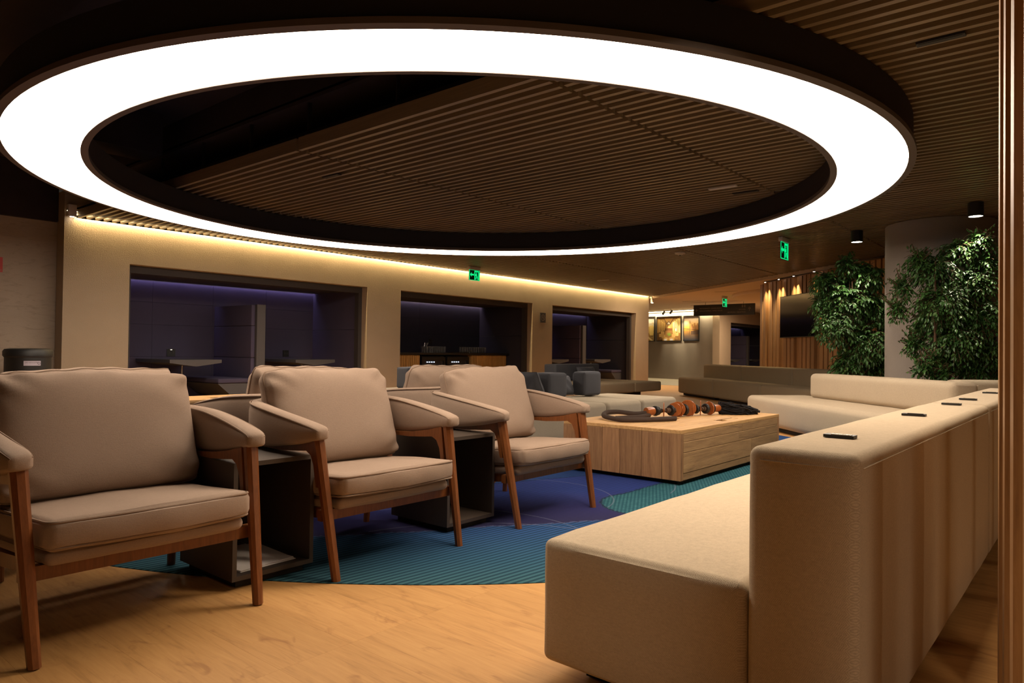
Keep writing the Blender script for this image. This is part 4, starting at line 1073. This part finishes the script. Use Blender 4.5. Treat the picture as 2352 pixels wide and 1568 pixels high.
G(o).lathe([(0, -.045), (.03, -.045), (.05, -.03), (.085, -.022), (.09, -.005), (.09, 0), (0, 0)], (10.53, 5.32, CEIL), 28).build('body', M['white'], t)
G(o).lathe([(0, -.055), (.018, -.055), (.02, -.0455), (0, -.0455)], (10.53, 5.32, CEIL), 16).build('sensor', M['black'], t)
def plate(name, lab, c, L_, w, mat, cat):
    t = thing(name, lab, cat, (c[0], c[1], CEIL)); o = t.location
    G(o).box(c[0]-w/2, c[0]+w/2, c[1]-L_/2, c[1]+L_/2, CEIL-.012, CEIL-.0005).build('plate', mat, t)
    G(o).box(c[0]-w*.3, c[0]+w*.3, c[1]-L_*.45, c[1]+L_*.45, CEIL-.014, CEIL-.0125).build('insert', mat, t)
plate('speaker_plate', 'small white oblong plate between the slats inside the ring', (6.63, 2.90), .28, .06, M['white'], 'ceiling plate')
plate('speaker_plate', 'small pale plate on the slats near the third wall opening', (13.55, 8.74), .3, .06, M['white'], 'ceiling plate')
plate('linear_diffuser', 'black slot diffuser among the slats near the right divider', (4.194, .66), .22, .05, M['black'], 'air diffuser')
plate('linear_diffuser', 'black slot diffuser among the slats inside the ring, left of centre', (3.986, 5.62), .24, .05, M['black'], 'air diffuser')
plate('linear_diffuser', 'black slot diffuser beside the white plate inside the ring', (6.96, 2.80), .26, .05, M['black'], 'air diffuser')
t = thing('led_spot', 'tiny bright spotlight at the left end of the long plaster wall', 'spotlight', (3.24, 10.12, CEIL)); o = t.location
G(o).box(3.20, 3.295, 10.10, 10.165, CEIL+.01, CEIL+.16).build('housing', M['white'], t)
G(o).lathe([(0, 0), (.024, 0), (.024, .004), (0, .004)], (3.25, 10.125, CEIL+.005), 14).build('lens', M['spotled'], t)
t = thing('led_spot', 'tiny bright spotlight at the right end of the long plaster wall', 'spotlight', (18.27, 10.1, CEIL-.05)); o = t.location
G(o).lathe([(0, -.13), (.045, -.13), (.045, -.02), (.02, 0), (0, 0)], (18.27, 10.1, CEIL-.052), 16).build('housing', M['white'], t)
G(o).lathe([(0, 0), (.035, 0), (.035, .002), (0, .002)], (18.27, 10.1, CEIL-.186), 16).build('lens', M['spotled'], t)
# curved dark canopy of the hall beyond
t = thing('ceiling_canopy', 'dark disc canopy under the far plaster ceiling above the direction sign', 'canopy', (19.4, 5.25, 2.46)); o = t.location
G(o).lathe([(0, 0), (2.60, 0), (2.66, .01), (2.66, .065), (0, .065)], (19.4, 5.25, 2.462), 72).build('disc', M['sidewood'], t)
G(o).lathe([(2.662, -.02), (2.70, -.02), (2.70, .065), (2.662, .065)], (19.4, 5.25, 2.462), 72).build('rim', M['ceil_plaster'], t)
# gallery spots
for k, (s, oo, lab) in enumerate(((2.05, .55, 'small black track spot above the middle gallery picture'), (1.5, .75, 'small black track spot above the right gallery picture'))):
    p = Vector(gp(s, oo, CEIL-.05)); t = thing('track_spot', lab, 'spotlight', tuple(p))
    G(p).tube([p, p+Vector((0, 0, -.08))], .01, 8).build('stem', M['white'], t)
    G(p).lathe([(0, -.07), (.038, -.07), (.038, .06), (.02, .075), (0, .075)], p+Vector((0, 0, -.12)), 16, tuple(gn*-.6+Vector((0, 0, .7)))).build('head', M['black'], t)
    spot('gallery_spot_light', tuple(p+Vector((0, 0, -.16))-gn*.1), gp(s, 0, 1.6), 75, (1, .82, .5), 60, .6)
p = Vector(gp(2.5, 1.6, CEIL-.05)); t = thing('recessed_downlight', 'round recessed downlight in the plaster ceiling before the gallery pictures', 'downlight', tuple(p))
G(p).lathe([(0, -.004), (.08, -.004), (.08, -.001), (0, -.001)], p, 20).build('lens', M['spotled'], t); G(p).lathe([(.081, -.012), (.105, -.012), (.105, -.001), (.081, -.001)], p, 20).build('bezel', M['white'], t)
led = thing('led_strip', 'bright cove light strip along the top of the gallery wall', 'led strip', gp(2.5, .03, 2.48))
gbox(G(led.location), .6, 5.2, .01, .05, 2.475, 2.50).build('diffuser', M['led'], led, smooth=False)
gbox(G(led.location), .6, 5.2, .01, .055, 2.501, 2.52).build('channel', M['metal'], led, smooth=False)
for k, (x, y) in enumerate(((17.2, 7.4), (19.8, 9.6), (21.6, 10.2))):
    t = thing('slot_diffuser', ('thin slot diffuser in the plaster ceiling, nearest the slats', 'thin slot diffuser in the plaster ceiling, middle one', 'thin slot diffuser in the plaster ceiling, nearest the gallery')[k], 'air diffuser', (x, y, CEIL-.05))
    G(t.location).box(x-.02, x+.02, y-.30, y+.30, CEIL-.056, CEIL-.0505).build('slot', M['sidewood'], t); G(t.location).box(x-.03, x-.0205, y-.31, y+.31, CEIL-.055, CEIL-.0505).build('flange', M['ceil_plaster'], t)

# ------------------------------------------------------------------ direction sign
sx, sy0, sy1, sz0, sz1 = 20.5, 7.95, 9.88, 2.115, 2.45
t = thing('direction_sign', 'long dark hanging sign with arrows and toilet pictograms before the gallery', 'sign', (sx, 8.9, sz1)); o = t.location
G(o).box(sx, sx+.06, sy0, sy1, sz0, sz1).build('board', M['black'], t, smooth=False)
G(o).tube([(sx+.03, 8.3, sz1), (sx+.03, 8.3, CEIL-.05)], .008, 6).tube([(sx+.03, 9.5, sz1), (sx+.03, 9.5, CEIL-.05)], .008, 6).build('hanger', M['metal'], t)
g = G(o); xf = sx-.002
def st(u, v): return (xf, sy1-u, sz0+v)       # u runs left to right as seen
def ln(a, b, w=.009):
    a, b = Vector((a[0], a[1])), Vector((b[0], b[1])); d = (b-a).normalized(); q = Vector((-d.y, d.x))*w/2
    g.add([st(*(a+q)), st(*(b+q)), st(*(b-q)), st(*(a-q))], [(0, 1, 2, 3)])
for txt, u, v in (('RESTAURANTE / DINING ROOM', .20, .205), ('ESPAÇO FAMÍLIA / FAMILY SPACE', .20, .13)):
    text_geo(g, txt, .050, lambda x, y, u=u, v=v: st(u+x, v+y))
for txt, u, v in (('SHOWER', 1.66, .145), ('RECEPÇÃO / RECEPTION', 1.66, .068)):
    text_geo(g, txt, .050, lambda x, y, u=u, v=v: st(u+x, v+y), align='RIGHT')
for a, b in (((.06, .165), (.10, .20)), ((.10, .20), (.10, .13)), ((.10, .13), (.06, .165)), ((.10, .165), (.15, .165)),
             ((1.78, .11), (1.78, .18)), ((1.745, .18), (1.815, .18)), ((1.745, .18), (1.78, .235)), ((1.78, .235), (1.815, .18))): ln(a, b)
for u in (1.565, 1.635):
    pts = [(u+.012*math.cos(a*PI/5), .295+.012*math.sin(a*PI/5)) for a in range(10)]
    g.add([st(*p_) for p_ in pts], [tuple(range(10))])
    for a, b in (((u-.022, .272), (u+.022, .272)), ((u-.022, .272), (u-.012, .235)), ((u+.022, .272), (u+.012, .235)), ((u-.012, .235), (u+.012, .235)), ((u, .272), (u, .212))): ln(a, b, .008)
g.build('lettering', M['signwhite'], t, smooth=False, kind='stuff')

# ------------------------------------------------------------------ gallery pictures (flat prints in frames)
def flat(name, c, rough=.5): 
    k = 'pf_'+name
    if k not in M: M[k] = plain(k, c, rough)
    return M[k]
def grad(name, stops):
    m, nt, b = new_mat(name); t_ = nt.nodes.new('ShaderNodeTexCoord'); s_ = nt.nodes.new('ShaderNodeSeparateXYZ'); nt.links.new(t_.outputs['Generated'], s_.inputs[0])
    nt.links.new(ramp(nt, s_.outputs[2], stops), b.inputs['Base Color']); b.inputs['Roughness'].default_value = .6; return m
def picture(s0, s1, z0, z1, lab, draw, bg):
    t = thing('framed_picture', lab, 'picture', gp((s0+s1)/2, .02, z0)); o = t.location
    w, h = s1-s0, z1-z0
    g = G(o)
    for a in ((s0, s1, z0, z0+.02), (s0, s1, z1-.02, z1), (s0, s0+.02, z0+.02, z1-.02), (s1-.02, s1, z0+.02, z1-.02)): gbox(g, a[0], a[1], .002, .045, a[2], a[3])
    g.build('frame', M['black'], t, smooth=False)
    gbox(G(o), s0+.0205, s1-.0205, .003, .030, z0+.0205, z1-.0205).build('print', bg, t, smooth=False)
    mats = []; gg = G(o)
    class D:
        k = 0
        def poly(self, pts, col, z=None):   # u from the left as seen
            m = flat('%02d%02d%02d' % tuple(int(c*99) for c in col), col)
            if m not in mats: mats.append(m)
            D.k += 1; off = .0312+.00006*D.k
            vs = [gp(s1-.022-u*(w-.044), off, z0+.022+v*(h-.044)) for u, v in pts]
            gg.add(vs, [tuple(range(len(vs)))], mats.index(m))
        def rect(self, u0, u1, v0, v1, col): self.poly([(u0, v0), (u1, v0), (u1, v1), (u0, v1)], col)
    draw(D()); gg.build('image', mats, t, smooth=False)
def draw_bridge(d):
    d.poly([(.42+.0*0, .47), (.41, .83), (.39, .83), (.385, .47)], (.16, .08, .03))
    for k in range(7): d.poly([(.40, .80-.03*k), (.02+.05*k, .485), (.03+.05*k, .485), (.405, .795-.03*k)], (.55, .3, .10)); d.poly([(.40, .80-.03*k), (.78-.05*k, .45), (.77-.05*k, .45), (.395, .795-.03*k)], (.5, .26, .09))
    d.poly([(0, .50), (.4, .475), (1, .42), (1, .395), (.4, .455), (0, .485)], (.11, .07, .06))
    for u0, u1, v in ((.46, .52, .63), (.54, .60, .66), (.61, .67, .58), (.68, .78, .72), (.80, .86, .62), (.87, .97, .70)):
        d.rect(u0, u1, .46, v, (.34, .17, .10)); d.rect(u0, u1-.02, .46, v, (.55, .27, .10)); d.rect(u0+.02, u1+.02, .24+.02*(v-.5), .40, (.11, .07, .06))
    d.poly([(.42, .44), (.40, .10), (.385, .44)], (.10, .06, .05))
    for k in range(4): d.poly([(.40, .14+.03*k), (.12+.06*k, .42), (.13+.06*k, .42), (.405, .15+.03*k)], (.24, .14, .09))
def draw_hall(d):
    d.poly([(0, 0), (0, 1), (.10, 1), (.34, .62), (.34, .30)], (.20, .10, .03)); d.poly([(1, 0), (1, 1), (.92, 1), (.66, .62), (.66, .30)], (.24, .12, .035))
    for k in range(5):
        a = .03+.065*k; d.rect(a, a+.028, .34+.02*k, .96-.05*k, (.80, .52, .17)); d.rect(1-a-.035, 1-a, .32+.02*k, .98-.05*k, (1, .72, .28))
    d.poly([(.26, 1), (.74, 1), (.58, .68), (.42, .68)], (.12, .055, .02))
    for k in range(5): d.poly([(.28+.05*k, 1), (.31+.05*k, 1), (.46+.012*k, .70), (.45+.012*k, .70)], (.48, .27, .07))
    for k in range(4): d.poly([(.72-.05*k, 1), (.69-.05*k, 1), (.53-.01*k, .70), (.545-.01*k, .70)], (.42, .23, .06))
    d.poly([(.40, .68), (.50, .84), (.60, .68)], (.06, .03, .015)); d.poly([(.43, .69), (.50, .80), (.57, .69)], (.72, .62, .50))
    d.rect(.40, .60, .50, .66, (.42, .24, .08)); d.poly([(.44, .54), (.50, .63), (.56, .54)], (.75, .50, .18)); d.rect(.35, .65, .42, .52, (.20, .08, .03))
    d.poly([(.1, .05), (.9, .05), (.64, .42), (.36, .42)], (.30, .15, .05))
    for u, v in ((.16, .24), (.28, .20), (.70, .22), (.84, .28), (.24, .34), (.74, .36)): d.rect(u-.07, u+.07, v-.09, v+.05, (.62, .38, .14))
    for u in (.36, .62): d.poly([(u-.12, .0), (u-.12, .11), (u, .16), (u+.12, .11), (u+.12, 0)], (.55, .33, .10)); d.rect(u-.06, u+.06, .0, .08, (.68, .60, .58))
    [d.poly([(.50, .18), (.50+.10*math.cos(a)-.015, .22+.10*math.sin(a)), (.50+.13*math.cos(a), .20+.15*math.sin(a)), (.50+.10*math.cos(a)+.02, .21+.09*math.sin(a))], ((.08, .16, .02), (.20, .30, .05))[int(a*10) % 2]) for a in (.3, .7, 1.1, 1.5, 1.9, 2.3, 2.8)]
    d.rect(.78, .84, .40, .50, (.85, .72, .55))
def draw_city(d):
    d.rect(0, 1, .60, .74, (.55, .50, .42))
    for u, v in ((.55, .66), (.66, .74), (.78, .69), (.9, .77)): d.rect(u-.05, u+.05, .5, v, (.72, .60, .38))
    d.rect(.30, .98, .30, .60, (.62, .42, .14)); d.rect(.72, .93, .22, .64, (.78, .58, .20))
    d.poly([(.3, 0), (.95, 0), (.6, .4), (.3, .5)], (.36, .20, .06)); d.poly([(.3, .3), (.45, .3), (.95, 0), (.8, 0)], (.75, .58, .32))
m_sky = grad('print_sunset', [(0, (.03, .04, .07)), (.2, (.20, .13, .09)), (.40, (.60, .30, .06)), (.52, (.90, .50, .08)), (.7, (.85, .58, .28)), (1, (.42, .40, .45))])
m_hall = grad('print_hall', [(0, (.16, .08, .03)), (.5, (.40, .22, .06)), (1, (.30, .17, .05))])
m_city = grad('print_city', [(0, (.30, .18, .06)), (.55, (.62, .48, .25)), (.75, (.80, .76, .66)), (1, (.66, .66, .68))])
picture(.85, 1.57, 1.39, 2.30, 'tall framed photo of a cable bridge at sunset on the gallery wall', draw_bridge, m_sky)
picture(1.68, 2.90, 1.39, 2.31, 'wide framed photo of a golden gabled hall on the gallery wall', draw_hall, m_hall)
picture(3.0, 3.9, 1.39, 2.33, 'framed city photo on the gallery wall, partly hidden by the wall corner', draw_city, m_city)

# ------------------------------------------------------------------ small wall signs, bin
t = thing('no_smoking_sign', 'small dark no-smoking plaque on the plaster pillar between openings', 'sign', (13.17, YW, 1.62)); o = t.location
G(o).box(13.065, 13.275, YW-.012, YW-.001, 1.625, 1.855).build('plate', M['frame'], t, smooth=False)
g = G(o); c = Vector((13.17, YW-.0135, 1.74)); n = 24
for k in range(n):
    a0, a1 = 2*PI*k/n, 2*PI*(k+1)/n
    g.add([c+Vector((math.cos(a)*r_, 0, math.sin(a)*r_)) for a, r_ in ((a0, .062), (a1, .062), (a1, .074), (a0, .074))], [(0, 1, 2, 3)])
for (a, b, w) in (((-.045, .045), (.045, -.045), .010), ((-.045, -.004), (.028, -.004), .010), ((.036, -.004), (.044, -.004), .010), ((.036, .01), (.030, .03), .007), ((.03, .03), (.0, .034), .007)):
    a = Vector((a[0], 0, a[1])); b = Vector((b[0], 0, b[1])); d = (b-a).normalized(); q = Vector((-d.z, 0, d.x))*w/2
    g.add([c+a+q, c+b+q, c+b-q, c+a-q], [(0, 1, 2, 3)])
g.build('pictogram', M['signwhite'], t, smooth=False)
t = thing('fire_sign', 'red fire alarm sign on the left wall cut by the picture edge', 'sign', (2.3, YW+.28, 2.0)); o = t.location
yy = YW+.279
G(o).box(2.28, 2.60, yy-.006, yy, 1.835, 2.02+.0).build('plate', M['red'], t, smooth=False)
g = G(o)
g.add([(2.44+u, yy-.0075, 1.90+v) for u, v in ((-.05, 0), (.05, 0), (.035, .02), (.03, .06), (0, .085), (-.03, .06), (-.035, .02))], [tuple(range(7))])
text_geo(g, 'CO2', .03, lambda x, y: (2.53+x, yy-.0075, 1.85+y)); g.build('pictogram', M['signwhite'], t, smooth=False)
bx, by = 2.70, 9.75
t = thing('waste_bin', 'black lidded recycling bin with white sticker by the left wall', 'bin', (bx, by, 0)); o = t.location
G(o).lathe([(.235, 0), (.235, .80), (0, .80)], (bx, by, 0), 40).build('body', M['black'], t)
G(o).lathe([(0, .815), (.245, .815), (.252, .81), (.252, .865), (.235, .89), (.18, .90), (0, .903)], (bx, by, 0), 40).build('lid', M['black'], t)
G(o).lathe([(.236, .795), (.243, .80), (.243, .81), (.236, .814)], (bx, by, 0), 40).build('band', M['frame'], t)
g = G(o)
ang = math.atan2(-by, -bx)
def lab_pt(u, v, e=.0015): a = ang+.18+u/.235; return (bx+(.235+e)*math.cos(a), by+(.235+e)*math.sin(a), .70+v)
for k in range(8):
    u0, u1 = -.085+.17*k/8, -.085+.17*(k+1)/8
    g.add([lab_pt(u0, 0), lab_pt(u1, 0), lab_pt(u1, .055), lab_pt(u0, .055)], [(0, 1, 2, 3)])
stk = g.build('sticker', M['sticker'], t, smooth=False)
g = G(o); text_geo(g, 'NÃO RECICLÁVEL', .0165, lambda x, y: lab_pt(-.075+x, .03+y, .0024))
for k in range(14):
    a0, a1 = 2*PI*k/14, 2*PI*(k+.8)/14
    g.add([lab_pt(.065+math.cos(a)*r_, .027+math.sin(a)*r_, .0024) for a, r_ in ((a0, .010), (a1, .010), (a1, .015), (a0, .015))], [(0, 1, 2, 3)])
g.build('lettering', M['black'], stk, smooth=False, kind='stuff')
